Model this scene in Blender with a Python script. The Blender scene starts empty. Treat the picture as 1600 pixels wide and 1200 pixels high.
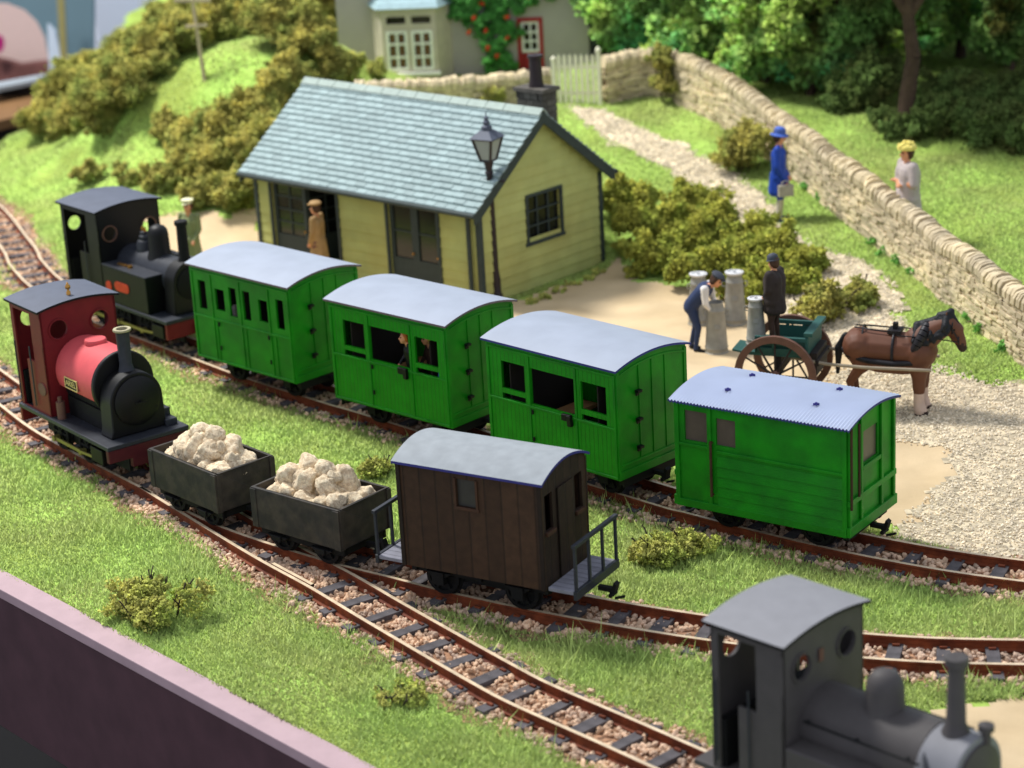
import bpy, bmesh, math, random
import numpy as np
from mathutils import Vector, Matrix
random.seed(7); rng = np.random.default_rng(7)
C = bpy.context.scene.collection
PI = math.pi
# ------------------------------------------------------------------ camera numbers (solved from the photograph)
CH, CT, CR, CF = 12.03, math.radians(18.81), math.radians(-3.236), 3422.0
_R = np.array([1, 0, 0.]); _F = np.array([0, math.cos(CT), -math.sin(CT)]); _U = np.array([0, math.sin(CT), math.cos(CT)])
CRV = _R * math.cos(CR) + _U * math.sin(CR); CUV = -_R * math.sin(CR) + _U * math.cos(CR)
def ray(px, py): return _F + CRV * (px - 800) / CF - CUV * (py - 600) / CF
def at(px, py, z=0.0):
    d = ray(px, py); t = (z - CH) / d[2]; return np.array([0, 0, CH]) + d * t
def deep(px, py, dep): return np.array([0, 0, CH]) + ray(px, py) * dep
# ------------------------------------------------------------------ materials
def s2l(c): return tuple((x / 255 / 12.92) if x / 255 <= .04045 else ((x / 255 + .055) / 1.055) ** 2.4 for x in c)
def mat(name, col, rough=.6, metal=0., var=.12, scale=6., col2=None, c2scale=4., c2amt=.5, bump=0., bscale=40., island=0., lines=None, vor=False, spec=.3, coord='Object', crossl=None, linedark=.55):
    m = bpy.data.materials.new(name); m.use_nodes = True; nt = m.node_tree; N = nt.nodes; L = nt.links
    b = N['Principled BSDF']; b.inputs['Roughness'].default_value = rough; b.inputs['Metallic'].default_value = metal
    b.inputs['Specular IOR Level'].default_value = spec
    tc = N.new('ShaderNodeTexCoord'); co = tc.outputs[coord]
    def noise(sc, det=4):
        n = N.new('ShaderNodeTexNoise'); n.inputs['Scale'].default_value = sc; n.inputs['Detail'].default_value = det; L.new(co, n.inputs['Vector']); return n.outputs['Fac']
    def ramp(src, lo, hi):
        r = N.new('ShaderNodeMapRange'); r.inputs[1].default_value = .3; r.inputs[2].default_value = .7; r.inputs[3].default_value = lo; r.inputs[4].default_value = hi; L.new(src, r.inputs[0]); return r.outputs[0]
    def mixc(f, a, c, mode='MIX'):
        x = N.new('ShaderNodeMix'); x.data_type = 'RGBA'; x.blend_type = mode
        for s, v in ((x.inputs[0], f), (x.inputs[6], a), (x.inputs[7], c)):
            if hasattr(v, 'links'): L.new(v, s)
            else: s.default_value = v if isinstance(v, (int, float)) else (*v, 1)
        return x.outputs[2]
    c = tuple(col)
    if col2 is not None:
        r = N.new('ShaderNodeMapRange'); r.inputs[1].default_value = .5 - .12; r.inputs[2].default_value = .5 + .12; r.inputs[3].default_value = 0; r.inputs[4].default_value = c2amt * 2; L.new(noise(c2scale, 5), r.inputs[0]); r.clamp = True
        c = mixc(r.outputs[0], c, tuple(col2))
    if vor:
        v = N.new('ShaderNodeTexVoronoi'); v.inputs['Scale'].default_value = bscale; L.new(co, v.inputs['Vector'])
        sp = N.new('ShaderNodeSeparateColor'); L.new(v.outputs['Color'], sp.inputs[0])
        q = N.new('ShaderNodeMapRange'); q.inputs[3].default_value = 1 - var * 2; q.inputs[4].default_value = 1 + var; L.new(sp.outputs[0], q.inputs[0])
        k = N.new('ShaderNodeCombineColor'); [L.new(q.outputs[0], k.inputs[i]) for i in range(3)]
        c = mixc(1.0, c, k.outputs[0], 'MULTIPLY')
    if var:
        q = ramp(noise(scale), 1 - var, 1 + var); k = N.new('ShaderNodeCombineColor'); [L.new(q, k.inputs[i]) for i in range(3)]
        c = mixc(1.0, c, k.outputs[0], 'MULTIPLY')
    if island:
        g = N.new('ShaderNodeNewGeometry'); q = N.new('ShaderNodeMapRange'); q.inputs[3].default_value = 1 - island; q.inputs[4].default_value = 1 + island; L.new(g.outputs['Random Per Island'], q.inputs[0])
        k = N.new('ShaderNodeCombineColor'); [L.new(q.outputs[0], k.inputs[i]) for i in range(3)]
        c = mixc(1.0, c, k.outputs[0], 'MULTIPLY')
    height = None
    if lines:
        ax, pitch, strength = lines[:3]
        sp = N.new('ShaderNodeSeparateXYZ'); L.new(co, sp.inputs[0])
        a = N.new('ShaderNodeMath'); a.operation = 'MULTIPLY'; a.inputs[1].default_value = 1 / pitch; L.new(sp.outputs['XYZ'.index(ax)], a.inputs[0])
        f = N.new('ShaderNodeMath'); f.operation = 'FRACT'; L.new(a.outputs[0], f.inputs[0])
        pp = N.new('ShaderNodeMath'); pp.operation = 'PINGPONG'; pp.inputs[1].default_value = .5; L.new(f.outputs[0], pp.inputs[0])
        g = N.new('ShaderNodeMapRange'); g.inputs[1].default_value = 0; g.inputs[2].default_value = .09; g.inputs[3].default_value = linedark; g.inputs[4].default_value = 1; L.new(pp.outputs[0], g.inputs[0])
        k = N.new('ShaderNodeCombineColor'); [L.new(g.outputs[0], k.inputs[i]) for i in range(3)]
        c = mixc(1.0, c, k.outputs[0], 'MULTIPLY')
        fl = N.new('ShaderNodeMath'); fl.operation = 'FLOOR'; L.new(a.outputs[0], fl.inputs[0])
        w = N.new('ShaderNodeTexWhiteNoise'); w.noise_dimensions = '1D'; L.new(fl.outputs[0], w.inputs['W'])
        q = N.new('ShaderNodeMapRange'); q.inputs[3].default_value = 1 - strength; q.inputs[4].default_value = 1 + strength; L.new(w.outputs[0], q.inputs[0])
        k = N.new('ShaderNodeCombineColor'); [L.new(q.outputs[0], k.inputs[i]) for i in range(3)]
        c = mixc(1.0, c, k.outputs[0], 'MULTIPLY'); height = g.outputs[0]
    if hasattr(c, 'links'): L.new(c, b.inputs['Base Color'])
    else: b.inputs['Base Color'].default_value = (*c, 1)
    if bump or height is not None:
        bp = N.new('ShaderNodeBump'); bp.inputs['Strength'].default_value = bump if bump else .6; bp.inputs['Distance'].default_value = .02
        if height is not None: L.new(height, bp.inputs['Height'])
        elif vor:
            v2 = N.new('ShaderNodeTexVoronoi'); v2.inputs['Scale'].default_value = bscale; L.new(co, v2.inputs['Vector']); v2.feature = 'F1'
            iv = N.new('ShaderNodeMath'); iv.operation = 'SUBTRACT'; iv.inputs[0].default_value = 1; L.new(v2.outputs['Distance'], iv.inputs[1]); L.new(iv.outputs[0], bp.inputs['Height'])
        else: L.new(noise(bscale, 6), bp.inputs['Height'])
        L.new(bp.outputs[0], b.inputs['Normal'])
    return m
M = {}
def dm(key, col, **k): M[key] = mat(key, s2l(col), **k); return M[key]
dm('coach green', (19, 134, 15), rough=.5, var=.14, scale=5, col2=s2l((14, 108, 18)), c2scale=1.6, c2amt=.4, bump=.15, bscale=60)
dm('coach green planked', (19, 134, 15), rough=.45, var=.12, lines=('X', .083, .03), bump=.5, linedark=.5)
dm('coach green boarded', (22, 138, 18), rough=.42, var=.05, lines=('Z', .145, .02), bump=.4, linedark=.7)
dm('pale grey roof', (150, 158, 172), rough=.55, var=.06, scale=2, bump=.05)
dm('worn grey roof', (144, 150, 154), rough=.7, var=.1, scale=5, bump=.15, bscale=70)
dm('roof edge blue', (50, 50, 120), rough=.6)
dm('roof edge brown', (105, 90, 95), rough=.6)
dm('black paint', (9, 9, 11), rough=.5, var=.2, bump=.05)
dm('sooty black', (8, 8, 9), rough=.75, var=.3, bump=.1)
dm('grey black metal', (44, 47, 54), rough=.5, var=.15, scale=12, bump=.15, bscale=60)
dm('dark interior', (30, 24, 21), rough=.8)
dm('wood seat', (165, 120, 78), rough=.7, var=.2)
dm('planked brown side', (60, 41, 27), rough=.75, var=.22, scale=9, lines=('X', .245, .22), bump=.6, linedark=.5)
dm('planked brown end', (46, 33, 24), rough=.75, var=.22, scale=9, lines=('Y', .2, .2), bump=.6, linedark=.5)
dm('brown trim', (66, 43, 29), rough=.7, var=.15)
dm('platform planks', (130, 130, 140), rough=.8, var=.15, lines=('Y', .12, .1), linedark=.5)
dm('wagon black', (44, 42, 39), rough=.7, var=.2, scale=7, col2=s2l((74, 66, 56)), c2amt=.3, bump=.15)
dm('limestone', (248, 230, 196), rough=.95, var=.16, scale=14, col2=s2l((206, 180, 146)), c2scale=4, c2amt=.45, bump=1.0, bscale=18)
dm('loco crimson', (108, 22, 28), rough=.55, var=.1, bump=.05)
dm('tank red', (206, 84, 88), rough=.6, var=.05, bump=.05)
dm('dark maroon', (74, 20, 28), rough=.6)
dm('shelf grey', (150, 158, 164), rough=.8)
dm('wall weeds', (120, 180, 84), rough=.9, var=.2, island=.3)
dm('brass', (190, 140, 70), rough=.3, metal=.9, var=.1)
dm('pale brass', (225, 200, 140), rough=.4, metal=.4, var=.1)
dm('red plate', (190, 60, 30), rough=.6)
dm('rod steel', (150, 140, 80), rough=.45, metal=.5)
dm('loco grey', (74, 70, 69), rough=.62, var=.08, bump=.05)
dm('loco grey light', (126, 126, 130), rough=.6, var=.08)
dm('cab roof slate', (80, 86, 100), rough=.6, var=.08, scale=4, bump=.1, bscale=80)
dm('cab roof pale', (134, 134, 138), rough=.6, var=.05)
dm('rail rust', (126, 62, 32), rough=.75, var=.25, scale=9, col2=s2l((100, 46, 24)), c2scale=3, bump=.2)
dm('rail head', (222, 200, 168), rough=.4, metal=.2, var=.2, scale=5)
dm('sleeper wood', (84, 80, 82), rough=.85, var=.3, scale=7, bump=.5, bscale=30)
dm('ballast stones', (226, 190, 156), rough=.9, var=.22, scale=1.5, island=.25, col2=s2l((170, 150, 136)), c2scale=2.2, c2amt=.35)
dm('ballast bed', (160, 122, 94), rough=.95, var=.3, scale=5, vor=True, bscale=14, bump=.8)
dm('gravel', (202, 187, 158), rough=.95, var=.2, scale=2, vor=True, bscale=11, bump=.9)
dm('path gravel', (208, 193, 162), rough=.95, var=.25, scale=3, vor=True, bscale=9, bump=.9)
dm('yard sand', (208, 185, 148), rough=.95, var=.1, scale=1.2, bump=.3, bscale=25, col2=s2l((196, 172, 134)), c2scale=.8, c2amt=.4)
dm('ground green', (172, 208, 100), rough=.95, var=.16, scale=.9, col2=s2l((140, 150, 66)), c2scale=.6, c2amt=.4, bump=.8, bscale=14)
dm('grass blades', (200, 230, 124), rough=.7, var=.08, scale=.7, island=.14, col2=s2l((212, 226, 134)), c2scale=.5, c2amt=.4)
dm('gorse foliage', (214, 204, 108), rough=.9, var=.22, scale=2.5, island=.35, col2=s2l((160, 172, 86)), c2scale=1.6)
dm('hedge foliage', (200, 198, 86), rough=.9, var=.2, scale=2.5, island=.35, col2=s2l((168, 184, 80)), c2scale=1.5)
dm('pale moss foliage', (222, 218, 120), rough=.9, var=.2, scale=3, island=.35, col2=s2l((190, 204, 100)), c2scale=2)
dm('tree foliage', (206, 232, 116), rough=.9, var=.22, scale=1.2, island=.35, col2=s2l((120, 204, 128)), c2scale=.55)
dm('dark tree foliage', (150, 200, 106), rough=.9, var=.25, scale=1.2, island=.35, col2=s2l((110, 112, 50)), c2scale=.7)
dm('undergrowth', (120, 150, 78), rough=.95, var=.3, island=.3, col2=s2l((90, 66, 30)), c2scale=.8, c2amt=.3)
dm('bark', (78, 62, 50), rough=.9, var=.25, bump=.6, bscale=12)
dm('stem', (60, 50, 44), rough=.9)
dm('rose foliage', (110, 190, 90), rough=.8, var=.2, island=.3)
dm('rose bloom', (205, 60, 36), rough=.7, island=.15)
dm('cream wall', (176, 182, 112), rough=.75, var=.07, scale=3, lines=('Z', .2, .035), bump=.5, linedark=.8, col2=s2l((150, 138, 66)), c2scale=.7, c2amt=.2)
dm('dark green trim', (52, 62, 60), rough=.6, var=.12)
dm('slates', (142, 160, 160), rough=.7, var=.08, scale=5, island=.12)
dm('slate underlay', (70, 84, 86), rough=.8)
dm('ridge tile', (152, 166, 158), rough=.7, var=.1)
dm('dark glass', (22, 24, 26), rough=.15, spec=.5, var=0)
dm('brick dark', (84, 80, 74), rough=.9, var=.25, island=.25, bump=.4)
dm('stone', (216, 198, 160), rough=.95, var=.16, scale=4, island=.24, col2=s2l((186, 172, 146)), c2scale=1, c2amt=.4, bump=.5, bscale=18)
dm('wall core', (92, 76, 54), rough=.95)
dm('cottage render', (164, 158, 152), rough=.9, var=.05, scale=1.5, bump=.2, bscale=20)
dm('cottage stone trim', (190, 180, 164), rough=.9, var=.08)
dm('white paint', (235, 235, 228), rough=.6, var=.05)
dm('gate paint', (226, 222, 196), rough=.7, var=.08)
dm('red door', (150, 34, 38), rough=.6)
dm('blue slate', (150, 176, 182), rough=.8, var=.12, lines=('Z', .12, .05))
dm('orange window', (140, 100, 66), rough=.5)
dm('churn tin', (150, 148, 140), rough=.5, metal=.25, var=.15, scale=6, bump=.1)
dm('churn lid', (205, 205, 205), rough=.45, metal=.2)
dm('cart green', (42, 84, 78), rough=.6, var=.12)
dm('wheel brown', (104, 74, 62), rough=.7, var=.15)
dm('spoke dark', (40, 34, 32), rough=.7)
dm('shaft grey', (150, 138, 118), rough=.7)
dm('horse brown', (98, 58, 38), rough=.6, var=.15, scale=3, spec=.4)
dm('horse dark', (50, 36, 32), rough=.7)
dm('horse sock', (200, 176, 160), rough=.8)
dm('horse mane', (24, 26, 30), rough=.6, bump=.8, bscale=18)
dm('dull brass', (170, 162, 130), rough=.5, metal=.3)
dm('leather', (30, 28, 32), rough=.5)
dm('skin', (214, 150, 112), rough=.6, var=.04)
dm('navy', (44, 58, 92), rough=.7)
dm('royal blue', (30, 66, 160), rough=.55)
dm('striped blue', (70, 98, 176), rough=.6, lines=('Z', .06, .25), linedark=.5)
dm('white cloth', (222, 216, 210), rough=.8)
dm('cream stockings', (205, 196, 176), rough=.8)
dm('dark brown cloth', (50, 42, 40), rough=.8, var=.15)
dm('brown cloth', (72, 52, 42), rough=.8)
dm('charcoal cap', (62, 66, 76), rough=.7)
dm('tan coat', (162, 130, 86), rough=.75, var=.12)
dm('olive coat', (128, 136, 92), rough=.75, var=.12)
dm('pale cap', (222, 220, 180), rough=.7)
dm('lilac grey dress', (176, 164, 160), rough=.8, var=.06)
dm('pale apron', (226, 222, 220), rough=.8)
dm('flower hat', (222, 206, 110), rough=.8, var=.25, scale=22, bump=1.0, bscale=30)
dm('ginger hair', (186, 104, 42), rough=.6)
dm('blond hair', (196, 170, 84), rough=.6)
dm('brown hair', (70, 46, 32), rough=.6)
dm('black shoe', (24, 24, 28), rough=.5)
dm('handbag', (168, 160, 144), rough=.7)
dm('ledge pink', (176, 150, 154), rough=.6, var=.09, scale=2.2, bump=.15, bscale=12)
dm('fascia', (78, 53, 58), rough=.75, var=.16, scale=2)
dm('floor dark', (14, 13, 14), rough=.9)
dm('backdrop blue', (186, 208, 236), rough=.95, var=.03, scale=.2)
dm('grey green panel', (112, 138, 148), rough=.9, var=.05, scale=.4)
dm('pink panel', (236, 206, 196), rough=.9, var=.03)
dm('white panel', (214, 226, 240), rough=.9, var=.02)
dm('mustard post', (160, 150, 96), rough=.8)
dm('orange board', (128, 94, 58), rough=.8, var=.1, scale=.6)
dm('dark board', (34, 28, 26), rough=.85)
dm('maroon soil', (120, 78, 72), rough=.9, var=.3, scale=1.2)
dm('magenta', (190, 30, 120), rough=.6)
dm('lamp iron', (44, 34, 36), rough=.45, var=.1)
dm('lamp glass', (150, 156, 152), rough=.25, var=.03)
dm('pole wood', (186, 172, 140), rough=.85)
# ------------------------------------------------------------------ mesh building
class MB:
    def __init__(s): s.v = []; s.f = []; s.m = []
    def add(s, vs, fs, mi=0):
        o = len(s.v); s.v += [tuple(map(float, p)) for p in vs]; s.f += [tuple(o + i for i in f) for f in fs]; s.m += [mi] * len(fs)
    def box(s, x0, x1, y0, y1, z0, z1, mi=0, jit=0):
        vs = [(x, y, z) for x in (x0, x1) for y in (y0, y1) for z in (z0, z1)]
        if jit: vs = [tuple(c + random.uniform(-jit, jit) for c in p) for p in vs]
        s.add(vs, [(0, 1, 3, 2), (4, 6, 7, 5), (0, 4, 5, 1), (2, 3, 7, 6), (0, 2, 6, 4), (1, 5, 7, 3)], mi)
    def obox(s, c, U, V, W, mi=0, jit=0):
        c = np.array(c, float); U, V, W = (np.array(a, float) for a in (U, V, W))
        vs = [c + a * U + b * V + d * W for a in (-.5, .5) for b in (-.5, .5) for d in (-.5, .5)]
        if jit: vs = [p + np.array([random.uniform(-jit, jit) for _ in range(3)]) for p in vs]
        s.add(vs, [(0, 1, 3, 2), (4, 6, 7, 5), (0, 4, 5, 1), (2, 3, 7, 6), (0, 2, 6, 4), (1, 5, 7, 3)], mi)
    def cyl(s, p0, p1, r0, r1=None, n=16, mi=0, caps=True):
        if r1 is None: r1 = r0
        p0 = np.array(p0, float); p1 = np.array(p1, float); d = p1 - p0; d /= np.linalg.norm(d)
        a = np.cross(d, [0, 0, 1]);
        if np.linalg.norm(a) < 1e-3: a = np.array([1., 0, 0])
        a /= np.linalg.norm(a); b = np.cross(d, a)
        vs = []
        for p, r in ((p0, r0), (p1, r1)):
            for i in range(n): t = 2 * PI * i / n; vs.append(p + r * (a * math.cos(t) + b * math.sin(t)))
        fs = [(i, (i + 1) % n, n + (i + 1) % n, n + i) for i in range(n)]
        if caps: fs += [tuple(range(n))[::-1], tuple(range(n, 2 * n))]
        s.add(vs, fs, mi)
    def tube(s, pts, r, n=8, mi=0):
        for a, b in zip(pts[:-1], pts[1:]): s.cyl(a, b, r, r, n, mi)
    def lathe(s, prof, c=(0, 0, 0), n=20, mi=0, axis='Z'):
        vs = []
        for r, h in prof:
            for i in range(n):
                t = 2 * PI * i / n; x, y = r * math.cos(t), r * math.sin(t)
                q = (x, y, h) if axis == 'Z' else ((h, x, y) if axis == 'X' else (x, h, y))
                vs.append((c[0] + q[0], c[1] + q[1], c[2] + q[2]))
        k = len(prof); fs = [(j * n + i, j * n + (i + 1) % n, (j + 1) * n + (i + 1) % n, (j + 1) * n + i) for j in range(k - 1) for i in range(n)]
        fs += [tuple(range(n))[::-1], tuple(range((k - 1) * n, k * n))]
        s.add(vs, fs, mi)
    def sphere(s, c, r, n=10, mi=0, sc=(1, 1, 1)):
        prof = [(max(1e-4, math.sin(PI * i / n)), -math.cos(PI * i / n)) for i in range(n + 1)]
        o = len(s.v); s.lathe(prof, (0, 0, 0), 2 * n, mi)
        s.v[o:] = [(c[0] + x * r * sc[0], c[1] + y * r * sc[1], c[2] + z * r * sc[2]) for x, y, z in s.v[o:]]
    def prism(s, poly, axis, a, b, mi=0):
        # poly in the two other axes, extruded along axis from a to b
        def P(u, v, w): return {'X': (w, u, v), 'Y': (u, w, v), 'Z': (u, v, w)}[axis]
        n = len(poly); vs = [P(u, v, a) for u, v in poly] + [P(u, v, b) for u, v in poly]
        s.add(vs, [tuple(range(n)), tuple(range(n, 2 * n))[::-1]] + [(i, n + i, n + (i + 1) % n, (i + 1) % n) for i in range(n)], mi)
    def wall(s, O, U, N, ln, z0, z1, th, holes=(), mi=0):
        O = np.array(O, float); U = np.array(U, float); N = np.array(N, float)
        us = sorted({0., ln, *[h[0] for h in holes], *[h[1] for h in holes]}); zs = sorted({z0, z1, *[h[2] for h in holes], *[h[3] for h in holes]})
        def inside(u, z):
            if not (0 < u < ln and z0 < z < z1): return True
            return any(h[0] < u < h[1] and h[2] < z < h[3] for h in holes)
        def P(u, z, d): return O + U * u + N * d + np.array([0, 0, z])
        for i in range(len(us) - 1):
            for j in range(len(zs) - 1):
                ua, ub, za, zb = us[i], us[i + 1], zs[j], zs[j + 1]
                if inside((ua + ub) / 2, (za + zb) / 2): continue
                s.add([P(ua, za, 0), P(ub, za, 0), P(ub, zb, 0), P(ua, zb, 0)], [(0, 1, 2, 3)], mi)
                s.add([P(ua, za, -th), P(ub, za, -th), P(ub, zb, -th), P(ua, zb, -th)], [(3, 2, 1, 0)], mi)
                for (u_, z_, p, q) in ((ua - 1e-4, (za + zb) / 2, (ua, za), (ua, zb)), (ub + 1e-4, (za + zb) / 2, (ub, za), (ub, zb)), ((ua + ub) / 2, za - 1e-4, (ua, za), (ub, za)), ((ua + ub) / 2, zb + 1e-4, (ua, zb), (ub, zb))):
                    if inside(u_, z_): s.add([P(*p, 0), P(*q, 0), P(*q, -th), P(*p, -th)], [(0, 1, 2, 3)], mi)
    def build(s, name, mats, parent=None, bevel=0, smooth=0, weld=True, seg=2):
        me = bpy.data.meshes.new(name); me.from_pydata(s.v, [], s.f)
        if not isinstance(mats, (list, tuple)): mats = [mats]
        for m in mats: me.materials.append(M[m] if isinstance(m, str) else m)
        me.polygons.foreach_set('material_index', s.m)
        if weld:
            bm = bmesh.new(); bm.from_mesh(me); bmesh.ops.remove_doubles(bm, verts=bm.verts, dist=1e-5); bmesh.ops.recalc_face_normals(bm, faces=bm.faces); bm.to_mesh(me); bm.free()
        if smooth:
            me.shade_smooth(); me.set_sharp_from_angle(angle=math.radians(smooth))
        me.update()
        o = bpy.data.objects.new(name, me); C.objects.link(o)
        if parent: o.parent = parent
        if bevel:
            b = o.modifiers.new('bevel', 'BEVEL'); b.width = bevel; b.segments = seg; b.limit_method = 'ANGLE'; b.angle_limit = math.radians(50)
        return o
def tag(o, label=None, cat=None, group=None, kind=None):
    if label: o['label'] = label
    if cat: o['category'] = cat
    if group: o['group'] = group
    if kind: o['kind'] = kind
    return o
def thing(name, label, cat, loc=(0, 0, 0), rz=0., group=None):
    o = bpy.data.objects.new(name, None); C.objects.link(o); o.location = tuple(map(float, loc)); o.rotation_euler = (0, 0, rz); o.empty_display_size = .1
    return tag(o, label, cat, group)
def arr_mesh(name, V, F, mats, parent=None, mi=None, smooth=False):
    """V (n,3) array, F (m,k) array of equal-size faces"""
    me = bpy.data.meshes.new(name); k = F.shape[1]
    me.vertices.add(len(V)); me.vertices.foreach_set('co', V.astype(np.float32).ravel())
    me.loops.add(F.size); me.loops.foreach_set('vertex_index', F.astype(np.int32).ravel())
    me.polygons.add(len(F)); me.polygons.foreach_set('loop_start', np.arange(0, F.size, k, dtype=np.int32))
    for m in (mats if isinstance(mats, (list, tuple)) else [mats]): me.materials.append(M[m])
    if mi is not None: me.polygons.foreach_set('material_index', mi.astype(np.int32))
    me.polygons.foreach_set('use_smooth', np.full(len(F), smooth)); me.update(calc_edges=True)
    o = bpy.data.objects.new(name, me); C.objects.link(o)
    if parent: o.parent = parent
    return o
# ------------------------------------------------------------------ tracks: centre lines in plan
TA = [(-14.5, 46.5), (-11.2, 40.2), (-8.412, 35.402), (-7.722, 34.235), (-7.0, 33.2), (-5.426, 31.143), (-4.069, 29.444), (-2.56, 28.057), (-1.544, 27.296), (-.71, 26.669), (.747, 25.747), (2.379, 24.883), (4.171, 24.16), (5.955, 23.762), (9.5, 23.3)]
TC = [(-5.426, 31.143), (-4.486, 29.747), (-3.403, 28.169), (-2.582, 27.062), (-1.859, 26.009), (-1.05, 24.85), (-.372, 23.9), (.03, 23.38), (.872, 22.45), (1.466, 21.78), (2.67, 20.4), (4.4, 18.3), (5.8, 16.2)]
TB = [(-19, 56.8), (-15.6, 54.4), (-12.6, 50.9), (-10.568, 46.081), (-10.0, 44.4), (-9.1, 42.4), (-7.7, 40.2), (-6.5, 38.75), (-5.3, 37.3), (-4.3, 36.1), (-2.867, 34.575), (-2.0, 33.7), (1.984, 29.528), (2.6, 28.95), (3.67, 28.0), (4.964, 27.0), (6.441, 26.143), (9.0, 25.1), (12, 24.3)]
def spline(P, n=24):
    P = np.array(P, float); P = np.vstack([2 * P[0] - P[1], P, 2 * P[-1] - P[-2]]); o = []
    for i in range(1, len(P) - 2):
        a, b, c, d = P[i - 1:i + 3]
        for t in np.linspace(0, 1, n, endpoint=False): o.append(.5 * ((2 * b) + (c - a) * t + (2 * a - 5 * b + 4 * c - d) * t * t + (3 * b - a - 3 * c + d) * t ** 3))
    o.append(P[-2]); o = np.array(o)
    s = np.concatenate([[0], np.cumsum(np.linalg.norm(np.diff(o, axis=0), axis=1))]); u = np.arange(0, s[-1], .1)
    return np.stack([np.interp(u, s, o[:, 0]), np.interp(u, s, o[:, 1])], 1)
SA, SB, SC_ = spline(TA), spline(TB), spline(TC)
def dist_line(X, Y, S):
    S = S[::3]; d = np.full(X.shape, 1e9)
    for p in S: d = np.minimum(d, (X - p[0]) ** 2 + (Y - p[1]) ** 2)
    return np.sqrt(d)
# ------------------------------------------------------------------ terrain heights
ctl = [(300, 340, .25), (330, 200, 1.8), (250, 120, 2.5), (150, 190, 1.2), (60, 190, .3), (60, 260, .1), (110, 300, .3), (100, 360, .05), (0, 205, 0), (200, 290, 1.0), (180, 240, 1.2), (250, 250, 1.5), (350, 270, 1.3), (350, 60, 3.3), (430, 20, 4.0), (300, 60, 3.1), (250, 330, .2),
       (430, 100, 2.8), (500, 60, 3.0), (450, 180, 2.0), (540, 118, 1.9), (620, 118, 1.75), (700, 118, 1.75), (830, 110, 1.75), (920, 110, 2.0), (700, 170, 1.7), (560, 180, 1.8), (860, 172, 1.7),
       (940, 172, 1.7), (1000, 190, 1.6), (1050, 225, 1.4), (1120, 200, 1.5), (1180, 290, 1.0), (1000, 240, 1.3), (960, 300, .9), (1050, 320, .7), (1150, 370, .4), (1230, 330, .85), (1280, 370, .7), (1350, 410, .6), (1250, 440, .25), (1390, 450, .5), (1420, 510, .3), (1500, 570, .3), (1600, 560, .55), (1480, 490, .5),
       (1090, 165, 1.65), (1180, 250, 1.2), (1300, 330, .95), (1400, 440, .7), (1500, 500, .62), (1250, 230, 1.35), (1350, 260, 1.25), (1450, 320, 1.05), (1590, 400, .9), (1500, 250, 1.3), (1590, 300, 1.2), (1250, 160, 1.7), (1400, 180, 1.6), (1590, 200, 1.6), (1100, 120, 2.0), (1000, 100, 2.1),
       (980, 420, .1), (900, 470, .1), (1080, 450, .12), (1180, 520, .1), (1280, 640, .08), (1450, 640, .1), (1590, 640, .1), (1590, 760, .06), (1450, 780, .05), (760, 450, .1), (450, 400, .1), (330, 380, .12), (600, 430, .1), (850, 430, .1)]
cp = [tuple(at(a, b, c)[:2]) + (c,) for a, b, c in ctl]
for S in (SA, SB, SC_): cp += [(p[0], p[1], 0.0) for p in S[::8]]
cp += [(5, 60, 2.3), (10, 58, 2.2), (15, 56, 2.2), (0, 60, 2.4), (-5, 60, 3.6), (-8.6, 60, 1.8), (-11, 61, .6), (15, 45, 1.2), (14, 35, .7), (-5, 70, 3.5), (-10, 68, .5), (5, 70, 4), (15, 70, 3.5), (-2, 50.5, 1.65), (-4, 48.4, 1.4), (1.5, 47.3, 1.2), (3, 45, .8), (-9.5, 57, 1.5)]
for u in np.arange(-44, -2, 1.0): cp.append((u * .657 + 13.4 * .754, -u * .754 + 13.4 * .657, -.02))
cp = np.array(cp)
def raw_h(X, Y):
    n = np.zeros(X.shape); w = np.full(X.shape, 1e-9)
    for x, y, z in cp:
        d2 = (X - x) ** 2 + (Y - y) ** 2; k = np.exp(-d2 / (2 * .95 ** 2)) + 2e-3 * np.exp(-d2 / (2 * 3.2 ** 2)) + 1e-6 / (1 + d2 / 30)
        n += k * z; w += k
    return n / w
GX0, GY0, GD = -24.0, 15.0, .25
gx = np.arange(GX0, 24, GD); gy = np.arange(GY0, 78, GD); GXX, GYY = np.meshgrid(gx, gy, indexing='ij')
HH = raw_h(GXX, GYY)
def vnoise(X, Y, s, seed=0):
    r = np.random.default_rng(seed).random((64, 64)); u = X / s; v = Y / s; i = np.floor(u).astype(int); j = np.floor(v).astype(int); a = u - i; b = v - j; a = a * a * (3 - 2 * a); b = b * b * (3 - 2 * b)
    g = lambda p, q: r[p % 64, q % 64]
    return (g(i, j) * (1 - a) + g(i + 1, j) * a) * (1 - b) + (g(i, j + 1) * (1 - a) + g(i + 1, j + 1) * a) * b
DT = np.minimum(np.minimum(dist_line(GXX, GYY, SA), dist_line(GXX, GYY, SB)), dist_line(GXX, GYY, SC_))
wob = (vnoise(GXX, GYY, 1.3, 1) - .5) * .12 + (vnoise(GXX, GYY, .5, 2) - .5) * .05
HH = HH + wob * np.clip((DT - .7) / 1.0, 0, 1)
def bil(G, x, y):
    u = np.clip((np.asarray(x) - GX0) / GD, 0, len(gx) - 1.001); v = np.clip((np.asarray(y) - GY0) / GD, 0, len(gy) - 1.001); i = u.astype(int); j = v.astype(int); a = u - i; b = v - j
    return (G[i, j] * (1 - a) + G[i + 1, j] * a) * (1 - b) + (G[i, j + 1] * (1 - a) + G[i + 1, j + 1] * a) * b
def gz(x, y): return float(bil(HH, x, y))
def atg(px, py, up=0.0):
    """where the sight line through a point of the photograph meets the ground (raised by up)"""
    d = ray(px, py); o = np.array([0, 0, CH]); t = 8.0
    while t < 90:
        p = o + d * t
        if p[2] < gz(p[0], p[1]) + up: break
        t += .05
    return p
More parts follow.
